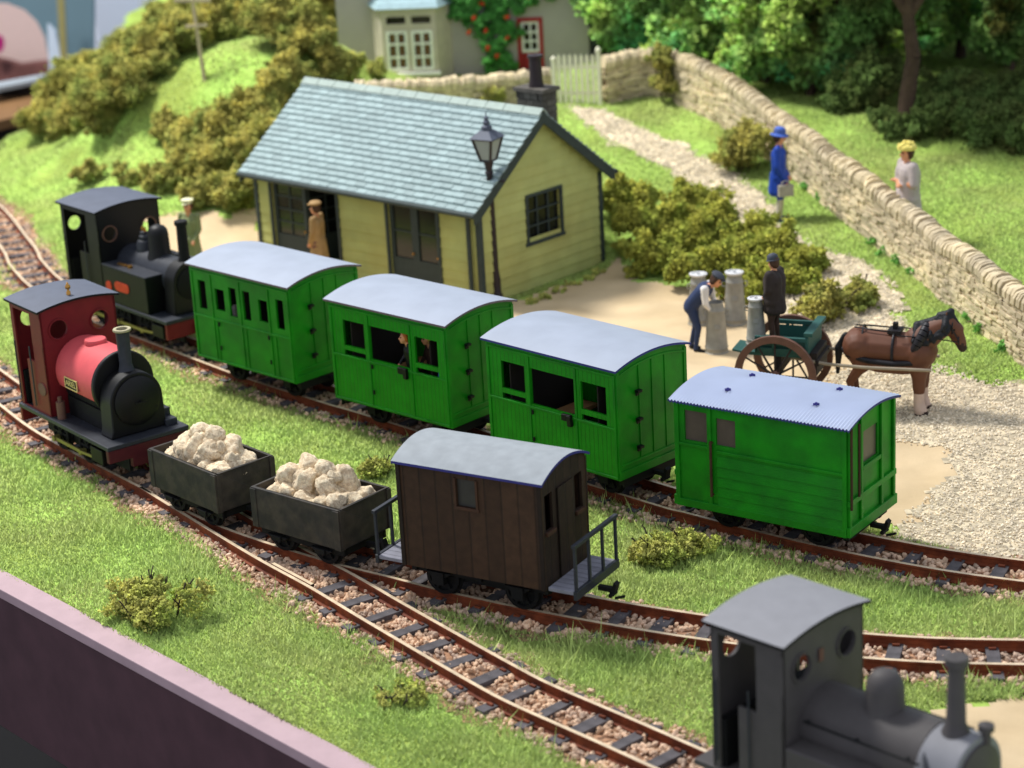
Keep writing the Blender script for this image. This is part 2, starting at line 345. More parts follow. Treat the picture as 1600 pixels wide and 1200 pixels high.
def inpoly(X, Y, P):
    r = np.zeros(X.shape, bool); n = len(P)
    for i in range(n):
        x1, y1 = P[i]; x2, y2 = P[(i + 1) % n]
        c = ((y1 > Y) != (y2 > Y)); xi = (x2 - x1) * (Y - y1) / (y2 - y1 + 1e-12) + x1; r ^= c & (X < xi)
    return r
def pxpoly(l): return [tuple(atg(*q)[:2]) for q in l]
YARD = [pxpoly([(225, 345), (300, 338), (400, 338), (420, 395), (760, 460), (800, 470), (870, 448), (945, 425), (965, 405), (1010, 440), (1060, 452), (1110, 445), (1180, 470), (1250, 500), (1330, 540), (1420, 590), (1545, 720), (1480, 800), (1400, 832), (1240, 795), (1000, 715), (800, 640), (560, 560), (330, 480), (250, 420)])]
GRAVEL = [pxpoly([(1415, 560), (1480, 575), (1530, 600), (1620, 605), (1720, 640), (1760, 900), (1600, 884), (1500, 864), (1400, 842), (1440, 790), (1500, 740), (1470, 700), (1400, 690), (1390, 650), (1290, 600), (1310, 575)])]
PATH = [pxpoly([(882, 168), (942, 172), (1000, 205), (1060, 228), (1130, 262), (1180, 295), (1215, 330), (1200, 348), (1270, 385), (1340, 408), (1395, 440), (1410, 490), (1420, 540), (1440, 590), (1340, 600), (1370, 540), (1375, 480), (1330, 455), (1270, 425), (1220, 390), (1160, 350), (1090, 295), (1010, 250), (940, 215)]),
        pxpoly([(1180, 440), (1240, 415), (1330, 440), (1380, 500), (1380, 560), (1300, 560)])]
def sheet(name, polys, material, lift, cell=.1, ragged=.25, seed=3):
    P = np.array([q for p in polys for q in p]); x0, y0 = P.min(0) - .3; x1, y1 = P.max(0) + .3
    xs = np.arange(x0, x1, cell); ys = np.arange(y0, y1, cell); X, Y = np.meshgrid(xs, ys, indexing='ij'); cx = X[:-1, :-1] + cell / 2; cy = Y[:-1, :-1] + cell / 2
    ox = (vnoise(cx, cy, .35, seed) - .5) * ragged * 2; oy = (vnoise(cx, cy, .35, seed + 1) - .5) * ragged * 2
    ins = np.zeros(cx.shape, bool)
    for p in polys: ins |= inpoly(cx + ox, cy + oy, p)
    idx = -np.ones(X.shape, int); I, J = np.nonzero(ins); F = []
    used = np.zeros(X.shape, bool)
    for di, dj in ((0, 0), (1, 0), (1, 1), (0, 1)): used[I + di, J + dj] = True
    idx[used] = np.arange(used.sum()); V = np.stack([X[used], Y[used], bil(HH, X[used], Y[used]) + lift], 1)
    F = np.stack([idx[I, J], idx[I + 1, J], idx[I + 1, J + 1], idx[I, J + 1]], 1)
    o = arr_mesh(name, V, F, material, smooth=True); o['kind'] = 'structure'; return o
# ground grid clipped at the front edge of the board and at the far-left end of the layout
EU = np.array([.657, -.754]); EV = np.array([.754, .657])
us = np.arange(-62, -1, .25); vs = np.concatenate([np.arange(13.2, 62, .25)])
UU, VV = np.meshgrid(us, vs, indexing='ij'); X = UU * EU[0] + VV * EV[0]; Y = UU * EU[1] + VV * EV[1]; Z = bil(HH, X, Y)
nv = len(vs); ii = np.arange(X.size).reshape(X.shape); F = np.stack([ii[:-1, :-1], ii[1:, :-1], ii[1:, 1:], ii[:-1, 1:]], -1).reshape(-1, 4)
cx = X[:-1, :-1].ravel(); cy = Y[:-1, :-1].ravel(); e0, e1 = atg(0, 224)[:2], atg(78, 180)[:2]; en = np.array([-(e1 - e0)[1], (e1 - e0)[0]]); keep = ~(((cx - e0[0]) * en[0] + (cy - e0[1]) * en[1] > 0) & (cx < e1[0] + .3)) & (cy < 76) & (cy > 14.5)
g = arr_mesh('ground', np.stack([X, Y, Z], -1).reshape(-1, 3), F[keep], 'ground green', smooth=True); g['kind'] = 'structure'
SANDP = [pxpoly([(1395, 1130), (1500, 1100), (1640, 1096), (1760, 1260), (1390, 1240)])]
sheet('yard', YARD, 'yard sand', .012); sheet('gravel_yard', GRAVEL, 'gravel', .020); sheet('path', PATH, 'path gravel', .024)
sheet('sand_patch', SANDP, 'yard sand', .02)
# ballast bed sheets and stones
def near_poly(S, w): 
    T = np.gradient(S, axis=0); T /= np.linalg.norm(T, axis=1)[:, None]; N = np.stack([-T[:, 1], T[:, 0]], 1); return [tuple(p) for p in S + N * w] + [tuple(p) for p in (S - N * w)[::-1]]
sheet('ballast_bed', [near_poly(S[::4], .72) for S in (SA, SB, SC_)], 'ballast bed', .014, .1, .16, 11)
def ico():
    bm = bmesh.new(); bmesh.ops.create_icosphere(bm, subdivisions=1, radius=1); v = np.array([q.co[:] for q in bm.verts]); f = np.array([[q.index for q in p.verts] for p in bm.faces]); bm.free(); return v, f
IV, IF = ico()
def rndrot(n):
    q = rng.normal(size=(n, 4)); q /= np.linalg.norm(q, axis=1)[:, None]; w, x, y, z = q.T
    return np.stack([1 - 2 * (y * y + z * z), 2 * (x * y - z * w), 2 * (x * z + y * w), 2 * (x * y + z * w), 1 - 2 * (x * x + z * z), 2 * (y * z - x * w), 2 * (x * z - y * w), 2 * (y * z + x * w), 1 - 2 * (x * x + y * y)], 1).reshape(n, 3, 3)
def scatter(P, size, BV, BF, jit=.25):
    n = len(P); v = BV[None] * (1 + rng.uniform(-jit, jit, (n, len(BV), 1))) * size[:, None, None] * rng.uniform(.6, 1.15, (n, 1, 3)); v = np.einsum('nij,nkj->nki', rndrot(n), v) + P[:, None]
    f = BF[None] + (np.arange(n) * len(BV))[:, None, None]; return v.reshape(-1, 3), f.reshape(-1, BF.shape[1])
# loose stones of the gravel yard and path
def fill(polys, dens, r0, r1, name, material, label, zf=.02):
    out = []
    for p in polys:
        q = np.array(p); a, b = q.min(0), q.max(0); n = int((b - a).prod() * dens); s = rng.uniform(a, b, (n, 2)); k = inpoly(s[:, 0] + rng.normal(0, .06, n), s[:, 1] + rng.normal(0, .06, n), p); out.append(s[k])
    s = np.concatenate(out); s = s[np.linalg.norm(s, axis=1) < 62]; z = rng.uniform(r0, r1, len(s)); V, F = scatter(np.column_stack([s, bil(HH, s[:, 0], s[:, 1]) + zf + z * .2]), z, OV, OF)
    o = arr_mesh(name, V, F, material); o['kind'] = 'stuff'; o['label'] = label; o['category'] = 'gravel'
OV = np.array([(1, 0, 0), (-1, 0, 0), (0, 1, 0), (0, -1, 0), (0, 0, 1), (0, 0, -1)], float); OF = np.array([(0, 2, 4), (2, 1, 4), (1, 3, 4), (3, 0, 4), (2, 0, 5), (1, 2, 5), (3, 1, 5), (0, 3, 5)])
dm('gravel stones', (228, 214, 188), rough=.95, island=.26, var=.1)
fill(GRAVEL, 420, .016, .034, 'gravel_stones', 'gravel stones', 'pale buff gravel spread across the yard beyond the rear track')
fill(PATH, 330, .018, .04, 'path_stones', 'gravel stones', 'pale loose stones on the footpath climbing to the picket gate')
# ------------------------------------------------------------------ rails
def rail_mesh(S, off, name, parent, dz=0.0, z=.18):
    T = np.gradient(S, axis=0); T /= np.linalg.norm(T, axis=1)[:, None]; N = np.stack([-T[:, 1], T[:, 0]], 1); B = S + N * off
    prof = [(-.055, .03), (-.055, .048), (-.016, .066), (-.016, z - .045), (-.03, z - .03), (-.03, z - .006), (-.026, z), (.026, z), (.03, z - .006), (.03, z - .03), (.016, z - .045), (.016, .066), (.055, .048), (.055, .03)]
    k = len(prof); n = len(B); V = np.array([[*(B[i] + N[i] * a), h + dz] for i in range(n) for a, h in prof])
    F = np.array([(i * k + j, i * k + j + 1, (i + 1) * k + j + 1, (i + 1) * k + j) for i in range(n - 1) for j in range(k - 1)]); mi = np.array([1 if j in (6,) else 0 for i in range(n - 1) for j in range(k - 1)])
    return arr_mesh(name, V, F, ['rail rust', 'rail head'], parent, mi)
SLEEP = []
def track(label, S, parts, skip=None, rz=0.0):
    t = thing('railway_track', label, 'railway track', (*S[len(S) // 2], 0)); inv = (-S[len(S) // 2][0], -S[len(S) // 2][1])
    L = S + np.array(inv)
    for off, i0, i1, dz in parts: rail_mesh(L[i0:i1:2] if (i1 - i0) > 8 else L[i0:i1], off, 'rail', t, dz)
    T = np.gradient(L, axis=0); T /= np.linalg.norm(T, axis=1)[:, None]; N = np.stack([-T[:, 1], T[:, 0]], 1)
    i = 3; c = 0
    while i < len(L) - 2:
        w = S[i]
        if np.hypot(*w) < 50 and not (skip and skip(w)) and c < 96:
            b = MB(); hl = .54 + rng.uniform(-.03, .04); b.obox((0, 0, 0), (.17 + rng.uniform(-.02, .02), 0, 0), (0, 2 * hl, 0), (0, 0, .075), 0, .008)
            for s_ in (-.33, .33):
                for e in (-.06, .06): b.obox((0, s_ + e * 1.25, .045), (.09, 0, 0), (0, .04, 0), (0, 0, .035), 1, .004)
            o = b.build('sleeper', ['sleeper wood', 'rail rust'], t, bevel=0); o.location = (L[i][0], L[i][1], .040 + rng.uniform(-.004, .004)); o.rotation_euler = (0, 0, math.atan2(T[i][1], T[i][0]) + rng.uniform(-.03, .03)); c += 1; SLEEP.append((S[i][0], S[i][1], math.atan2(T[i][1], T[i][0])))
        i += 5 if i % 2 else 6
    return t
iA = int(np.argmin(np.hypot(SA[:, 0] + 5.2, SA[:, 1] - 30.85)))           # heel of the points
dAC = lambda p: float(np.sqrt(((SC_ - p) ** 2).sum(1).min())); dCA = lambda p: float(np.sqrt(((SA - p) ** 2).sum(1).min()))
iA2 = next(i for i in range(iA, len(SA)) if dAC(SA[i]) > .085); iC2 = next(i for i in range(3, len(SC_)) if dCA(SC_[i]) > .085)
track('front rusty railway track carrying the red engine, stone wagons and brown brake van', SA, [(.33, 0, len(SA), 0), (-.33, 0, iA + 1, 0), (-.33, iA2, len(SA), -.003)])
tc = track('rusty track branching from the points towards the grey engine in the foreground', SC_, [(-.33, 0, len(SC_), 0), (.33, iC2, len(SC_), -.006)], skip=lambda w: dCA(w) < .75)
jf = next(i for i in range(len(SC_)) if dCA(SC_[i]) > .66)
loc = SC_ - np.array(tc.location[:2])
o = rail_mesh(loc[jf - 6:jf + 5], -.245, 'check_rail', tc, -.01)
track('rear rusty railway track carrying the black engine and green coaches', SB, [(.33, 0, len(SB), 0), (-.33, 0, len(SB), 0)])
def stones_along(S, per):
    T = np.gradient(S, axis=0); T /= np.linalg.norm(T, axis=1)[:, None]; N = np.stack([-T[:, 1], T[:, 0]], 1)
    n = int(len(S) * .1 * per); k = rng.integers(0, len(S) - 1, n); w = rng.uniform(-1, 1, n); w = np.sign(w) * np.abs(w) ** .8 * .62 + rng.normal(0, .06, n)
    p = S[k] + T[k] * rng.uniform(0, .1, (n, 1)) + N[k] * w[:, None]; return p, w
pts = []
for S, per, lo in ((SA, 470, 0), (SB, 420, 0), (SC_, 480, 0)):
    p, w = stones_along(S, per); ok = (np.abs(np.abs(w) - .33) > .055); pts.append(p[ok])
P = np.concatenate(pts); dcam = np.linalg.norm(P, axis=1); P = P[(dcam < 60)]
dens = rng.random(len(P)) < np.clip(1.25 - np.linalg.norm(P, axis=1) / 60, .4, 1); P = P[dens]
bad = np.zeros(len(P), bool)
for sx_, sy_, ta in SLEEP:
    dx, dy = P[:, 0] - sx_, P[:, 1] - sy_; bad |= (np.abs(dx * math.cos(ta) + dy * math.sin(ta)) < .095) & (np.abs(-dx * math.sin(ta) + dy * math.cos(ta)) < .38)
P = P[~bad | (rng.random(len(P)) < .55)]
sz = rng.uniform(.022, .05, len(P)); V, F = scatter(np.column_stack([P, bil(HH, P[:, 0], P[:, 1]) + .012 + sz * .35 + rng.uniform(0, .022, len(P))]), sz, IV, IF)
o = arr_mesh('ballast', V, F, 'ballast stones'); o['kind'] = 'stuff'; o['label'] = 'pinkish tan stone ballast packed between the rails and sleepers'; o['category'] = 'ballast'
# long timbers under the points
# ------------------------------------------------------------------ front board edge
t = thing('baseboard', 'pinkish ledge and dark plum fascia board along the front of the layout', 'board', (0, 0, 0))
def eb(v0, v1, z0, z1, name, m, bev):
    b = MB(); u0, u1 = -46, -3; P = lambda u, v: (u * EU[0] + v * EV[0], u * EU[1] + v * EV[1])
    vs_ = [(*P(u, v), z) for u in (u0, u1) for v in (v0, v1) for z in (z0, z1)]; b.add(vs_, [(0, 1, 3, 2), (4, 6, 7, 5), (0, 4, 5, 1), (2, 3, 7, 6), (0, 2, 6, 4), (1, 5, 7, 3)]); return b.build(name, m, t, bevel=bev)
eb(12.84, 13.215, -.16, -.012, 'ledge', 'ledge pink', .012); eb(12.86, 13.0, -2.35, -.165, 'fascia', 'fascia', .02)
b = MB(); b.box(-60, 60, -10, 110, -14.2, -14, 0); o = b.build('floor', 'floor dark'); o['kind'] = 'structure'
# ------------------------------------------------------------------ grass
def grass(n_try, r0, r1, h0, h1, seed, name, label, reach=0, band=None, thin=.0):
    r = np.random.default_rng(seed); U = r.uniform(-56, -6, n_try); Vv = r.uniform(13.17, 50, n_try); X = U * EU[0] + Vv * EV[0]; Y = U * EU[1] + Vv * EV[1]; D = np.hypot(X, Y); 
    ang = X / np.maximum(Y, 1); ok = (D > r0) & (D < r1) & (np.abs(ang + .0) < .26) & (r.random(n_try) < np.clip((24 / D) ** 1.7, 0, 1) + .04)
    X, Y = X[ok], Y[ok]; d = np.minimum(np.minimum(dist_line(X, Y, SA), dist_line(X, Y, SB)), dist_line(X, Y, SC_)); e = .53 + (vnoise(X, Y, .5, 5) - .5) * .34 - reach
    near = dist_line(X, Y + .0, SB) < 1.2; dn = dist_line(X + .25, Y + .3, SB) < dist_line(X, Y, SB); e = e - np.where(near & dn, .18, 0) - np.where((X < -4.6) & (Y < 33) , .1, 0)
    ok = d > e
    if band: ok &= (d < band) & (r.random(len(X)) < thin) & (vnoise(X, Y, .8, 31) > .42)
    for p in YARD + GRAVEL + PATH + SANDP: ok &= ~inpoly(X, Y, p)
    ok &= ~(((X - e0[0]) * en[0] + (Y - e0[1]) * en[1] > 0) & (X < e1[0] + .3))
    ok &= (vnoise(X, Y, 1.1, 9) * .6 + r.random(len(X)) * .6) > .16
    X, Y, d = X[ok], Y[ok], d[ok]; n = len(X); Z = bil(HH, X, Y) - .01
    hh = r.uniform(h0, h1, n) * (.55 + .9 * vnoise(X, Y, .9, 6)) * np.where(d < 1.5, 1.15, .85); a = r.uniform(0, 2 * PI, n); w = r.uniform(.006, .011, n) * (1 + np.hypot(X, Y) / 40)
    lean = r.uniform(.1, .9, n) * hh; b = r.uniform(0, 2 * PI, n)
    dx, dy = np.cos(a) * w, np.sin(a) * w; tx, ty = X + np.cos(b) * lean, Y + np.sin(b) * lean
    V = np.stack([np.stack([X - dx, Y - dy, Z], 1), np.stack([X + dx, Y + dy, Z], 1), np.stack([tx, ty, Z + hh], 1)], 1).reshape(-1, 3)
    o = arr_mesh(name, V, np.arange(3 * n).reshape(-1, 3), 'grass blades'); o['kind'] = 'stuff'; o['label'] = label; o['category'] = 'grass'; print('grass', n); return o
grass(5200000, 18, 64, .035, .095, 21, 'grass', 'short bright green static grass covering the banks and verges')

grass(900000, 18, 50, .12, .26, 23, 'grass_tufts', 'taller wispy grass fibres standing along the edges of the tracks', .10, 1.15, .10)
for _k in ('grass blades', 'gorse foliage', 'hedge foliage', 'pale moss foliage', 'tree foliage', 'dark tree foliage', 'rose foliage', 'undergrowth'):
    _m = M[_k].node_tree; _b = _m.nodes['Principled BSDF']; _t = _m.nodes.new('ShaderNodeBsdfTranslucent'); _x = _m.nodes.new('ShaderNodeMixShader'); _x.inputs[0].default_value = .3 if _k == 'grass blades' else .42
    _m.links.new(_b.inputs['Base Color'].links[0].from_socket, _t.inputs[0]); _m.links.new(_b.outputs[0], _x.inputs[1]); _m.links.new(_t.outputs[0], _x.inputs[2]); _m.links.new(_x.outputs[0], _m.nodes['Material Output'].inputs[0])
    # fibres and leaf crumbs are shaded as soft tufts: their normals lean towards the sky
    _g = _m.nodes.new('ShaderNodeNewGeometry'); _a = _m.nodes.new('ShaderNodeVectorMath'); _a.operation = 'MULTIPLY_ADD'; w_ = .12 if _k == 'grass blades' else .75; _a.inputs[1].default_value = (w_,) * 3; _a.inputs[2].default_value = (-.05, -.1, .8); _n = _m.nodes.new('ShaderNodeVectorMath'); _n.operation = 'NORMALIZE'
    _m.links.new(_g.outputs['Normal'], _a.inputs[0]); _m.links.new(_a.outputs[0], _n.inputs[0]); _m.links.new(_n.outputs[0], _b.inputs['Normal'])
# ------------------------------------------------------------------ rolling stock (local frame: x forward along the track, y away from the viewer, z up from the board)
def arcz(y, W, ze, rise): return ze + rise * (1 - (2 * y / W) ** 2)
def arc_roof(L, W, ze, rise, th, name, mats, parent, corr=0, x0=None, n=20, bevel=0):
    b = MB(); xs = np.linspace(-L / 2, L / 2, 2) if not corr else np.linspace(-L / 2, L / 2, corr * 4 + 1)
    if x0 is not None: xs = xs + x0
    amp = [0.0] * len(xs) if not corr else [.013 * math.sin(2 * PI * i / 4) for i in range(len(xs))]
    ys = np.linspace(-W / 2, W / 2, n + 1); vs = []
    for x, a in zip(xs, amp):
        for y in ys: vs.append((x, y, arcz(y, W, ze, rise) + a))
        for y in ys: vs.append((x, y, arcz(y, W, ze, rise) - th + a))
    k = 2 * (n + 1); top = []; edge = []
    for i in range(len(xs) - 1):
        for j in range(n):
            top.append((i * k + j, (i + 1) * k + j, (i + 1) * k + j + 1, i * k + j + 1)); edge.append((i * k + n + 1 + j, i * k + n + 2 + j, (i + 1) * k + n + 2 + j, (i + 1) * k + n + 1 + j))
        edge.append((i * k, i * k + n + 1, (i + 1) * k + n + 1, (i + 1) * k)); edge.append((i * k + n, (i + 1) * k + n, (i + 1) * k + 2 * n + 1, i * k + 2 * n + 1))
    for i in (0, len(xs) - 1):
        for j in range(n): edge.append((i * k + j, i * k + j + 1, i * k + n + 2 + j, i * k + n + 1 + j))
    o_ = len(b.v); b.v += vs; b.f += top + edge; b.m += [0] * len(top) + [1] * len(edge)
    return b.build(name, mats, parent, smooth=40)
def end_cap(b, x0, x1, Wb, W, ze, rise, th, zb, mi=0, n=16):
    """gable of a carriage end between the eave line zb and the underside of the arched roof"""
    ys = np.linspace(-Wb / 2, Wb / 2, n + 1); poly = [(-Wb / 2, zb), (Wb / 2, zb)] + [(y, arcz(y, W, ze, rise) - th - .002) for y in ys[::-1]]
    b.prism(poly, 'X', x0, x1, mi)
def wheelset(parent, x, r=.25, gauge=.33):
    for s in (-1, 1):
        w = MB(); w.lathe([(r + .03, 0), (r + .03, .02), (r, .025), (r, .08), (r * .8, .085), (r * .75, .05), (.07, .05), (.06, .09)], (0, 0, 0), 24, 0, 'Y')
        if s > 0: pass
        for k in range(6): a = k * PI / 3; w.obox((math.cos(a) * r * .45, .065, math.sin(a) * r * .45), (math.cos(a) * r * .75, 0, math.sin(a) * r * .75), (0, .03, 0), (-math.sin(a) * .04, 0, math.cos(a) * .04), 0)
        o = w.build('wheel', 'sooty black', parent); o.location = (x, s * (gauge - .02) - (.0 if s > 0 else .0), .18 + r); o.scale = (1, s, 1)
def coupling(parent, x, z, s, y=0):
    c = MB(); c.box(x, x + s * .2, y - .035, y + .035, z - .03, z + .03); c.prism([(0, 0), (.07, .02), (.1, .13), (.06, .16), (.03, .07), (-.05, .06)][::1], 'Y', y - .05, y + .05)
    o0 = len(c.v) - 12
    for i in range(o0, len(c.v)): q = c.v[i]; c.v[i] = (x + s * (.18 + q[0]), q[1], z + q[2] - .04)
    c.cyl((x + s * .2, y - .08, z - .06), (x + s * .2, y + .08, z - .06), .03, n=8); c.obox((x + s * .3, y, z - .09), (.14, 0, .05), (0, .03, 0), (0, 0, .03))
    return c.build('coupling', 'sooty black', parent)
def underframe(parent, L, W, zb, wb, col='sooty black'):
    b = MB()
    for s in (-1, 1): b.box(-L / 2 + .04, L / 2 - .04, s * .38 - .04, s * .38 + .04, zb - .13, zb - .002)
    for x in (-L / 2 + .08, 0, L / 2 - .08): b.box(x - .04, x + .04, -W / 2 + .12, W / 2 - .12, zb - .12, zb - .004)
    for x in (-wb / 2, wb / 2):
        for s in (-1, 1): b.box(x - .09, x + .09, s * .47 - .05, s * .47 + .05, .36, zb - .06); b.prism([(x - .2, zb - .07), (x + .2, zb - .07), (x + .1, zb - .14), (x - .1, zb - .14)], 'Y', s * .46 - .03, s * .46 + .03)
    b.box(-wb / 2 + .25, wb / 2 - .25, -.3, .3, .36, zb - .05)
    b.build('underframe', col, parent, bevel=.008)
    for x in (-wb / 2, wb / 2): wheelset(parent, x)
def coach(cx, cy, h, label, kind, L=2.70, W=1.63, ze=2.27, zb=.6, rise=.13):
    t = thing('carriage', label, 'railway carriage', (cx, cy, 0), h, 'green carriages behind the black engine'); Lb, Wb = L - .12, W - .12; H = ze - zb; X0 = -Lb / 2; Y0 = -Wb / 2; th = .04
    zt = lambda f: ze - .04 - (H - .04) * f
    if kind == 'six':
        fr_ = [(.07, .15, .14, .45), (.245, .34, .19, .42), (.39, .465, .14, .45), (.53, .605, .14, .45), (.69, .785, .19, .42), (.865, .94, .14, .45)]
        holes = [(a * Lb, b_ * Lb, zt(d), zt(c)) for a, b_, c, d in fr_]
    else:
        holes = []
        for a, b_, lo in ((.115, .30, .42), (.735, .925, .42)): holes += [(a * Lb, b_ * Lb, zt(lo), zt(.16)), (a * Lb, b_ * Lb, zt(.52), zt(.465))]
        holes += [(.345 * Lb, .685 * Lb, zt(.5), zt(.16))]
    b = MB(); zmid = zt(.53)
    m = 'coach green' if kind == 'six' else 'coach green planked'
    b.wall((X0, Y0, 0), (1, 0, 0), (0, -1, 0), Lb, zb, ze - .03, th, holes); b.build('side_panel', m, t, smooth=0)
    b = MB(); b.wall((X0, -Y0, 0), (1, 0, 0), (0, 1, 0), Lb, zb, ze - .03, th, holes); b.build('side_panel', m, t)
    # mouldings on the near and far sides
    b = MB()
    for s in (-1, 1):
        y = s * (Wb / 2 + .008)
        for z in (zb + .03, ze - .11, zmid): b.box(X0 + .01, -X0 - .01, y - .009, y + .009, z - .018, z + .018)
        xs_ = [0, .2, .5, .8, 1] if kind == 'six' else [0, .33, .70, 1]
        for f in xs_: x = X0 + .03 + f * (Lb - .06); b.box(x - .02, x + .02, y - .0075, y + .0075, zb + .05, ze - .13)
        if kind == 'six':
            for f in (.2, .5, .8): b.box(X0 + f * Lb - .004 + .12, X0 + f * Lb + .004 + .12, y - .007, y + .007, zb + .05, zmid - .02)
    b.build('beading', 'coach green', t, bevel=.004)
    for s in (-1, 1):
        b = MB(); x = s * Lb / 2; xa, xb = sorted((x, x - s * th)); b.box(xa, xb, -Wb / 2 + th, Wb / 2 - th, zb, ze - .03); end_cap(b, xa, xb, Wb, W, ze, rise, .03, ze - .03)
        o = b.build('end_panel', 'coach green', t)
        b = MB(); xo = x + s * .008
        for y in (-Wb / 2 + .03, Wb / 2 - .03): b.box(xo - .01, xo + .01, y - .03, y + .03, zb + .02, ze - .05)
        for y in (-.28, .0, .28): b.box(xo - .006, xo + .006, y - .008, y + .008, zb + .22, ze - .04)
        b.box(xo - .015, xo + .015, -Wb / 2, Wb / 2, zb + .0, zb + .12); b.box(xo - .01, xo + .01, -Wb / 2 + .06, Wb / 2 - .06, zb + .19, zb + .22)
        n = 14; ys = np.linspace(-Wb / 2 + .02, Wb / 2 - .02, n)
        for a, c in zip(ys[:-1], ys[1:]): za, zc = arcz(a, W, ze - .16, rise), arcz(c, W, ze - .16, rise); b.prism([(a, za), (c, zc), (c, zc + .03), (a, za + .03)], 'X', xo - .008, xo + .008)
        b.build('end_framing', 'coach green', t, bevel=.004)
        for k in range(3):
            q = MB(); q.box(0, s * .07, -.045, .045, -.02, .02); q.box(0, s * .02, -.035, .035, -.07, -.02); o = q.build('end_step', 'black paint', t, bevel=.004); o.location = (x + s * .016, -Wb / 2 + .42, ze - .42 - k * .42)
    b = MB(); b.box(X0 + .03, -X0 - .03, -Wb / 2 + .05, Wb / 2 - .05, zb + .02, zb + .05); b.build('carriage_floor', 'dark interior', t)
    parts = [-.34, .34] if kind != 'six' else [-.45, 0, .45]
    b = MB()
    for f in parts: b.box(f * Lb - .012, f * Lb + .012, Wb * -.46, Wb * .46, zb + .05, ze - .35)
    b.build('partition', 'dark interior', t)
    for f in ([-.22, .22] if kind != 'six' else [-.36, -.08, .1, .36]):
        b = MB(); b.box(f * Lb - .16, f * Lb + .16, -Wb * .43, Wb * .43, zb + .36, zb + .42); b.box(f * Lb - .14, f * Lb - .1, -Wb * .43, Wb * .43, zb + .05, zb + .36); b.build('bench', 'wood seat', t)
    for f in ((.27, .78) if kind == 'six' else (.36,)):
        for z in (zt(.57), zt(.83)):
            q = MB(); q.box(-.012, .012, -.02, 0, -.035, .035); o = q.build('hinge', 'sooty black', t); o.location = (X0 + f * Lb, -Wb / 2 - .014, z)
    if kind != 'six':
        q = MB(); q.box(-.1, .08, -.05, .0, -.05, .05, 0, .01); q.box(.02, .1, -.06, 0, -.12, .04, 0, .008); o = q.build('door_strap', 'black paint', t, bevel=.006); o.location = (X0 + .63 * Lb, -Wb / 2 - .005, zt(.53))
    arc_roof(L, W, ze, rise, .032, 'roof', ['pale grey roof', 'roof edge brown' if kind != 'three_b' else 'roof edge blue'], t)
    underframe(t, Lb, Wb, zb, 1.5); coupling(t, Lb / 2, .52, 1); coupling(t, -Lb / 2, .52, -1)
    for s in (-1, 1): b = MB(); b.box(*sorted((s * (Lb / 2 - .03), s * (Lb / 2 - .002))), -Wb / 2 + .1, Wb / 2 - .1, zb - .14, zb - .003); b.build('headstock', 'sooty black', t)
    return t
coach(-3.92, 35.62, -.79, 'green carriage with six narrow side windows and pale roof, coupled behind the black engine', 'six')
coach(-1.38, 33.03, -.76, 'green three-window carriage with a ginger-haired passenger at its middle opening', 'three_a')
coach(1.09, 30.46, -.80, 'green three-window carriage without passengers, coupled to the corrugated-roof van', 'three_b')
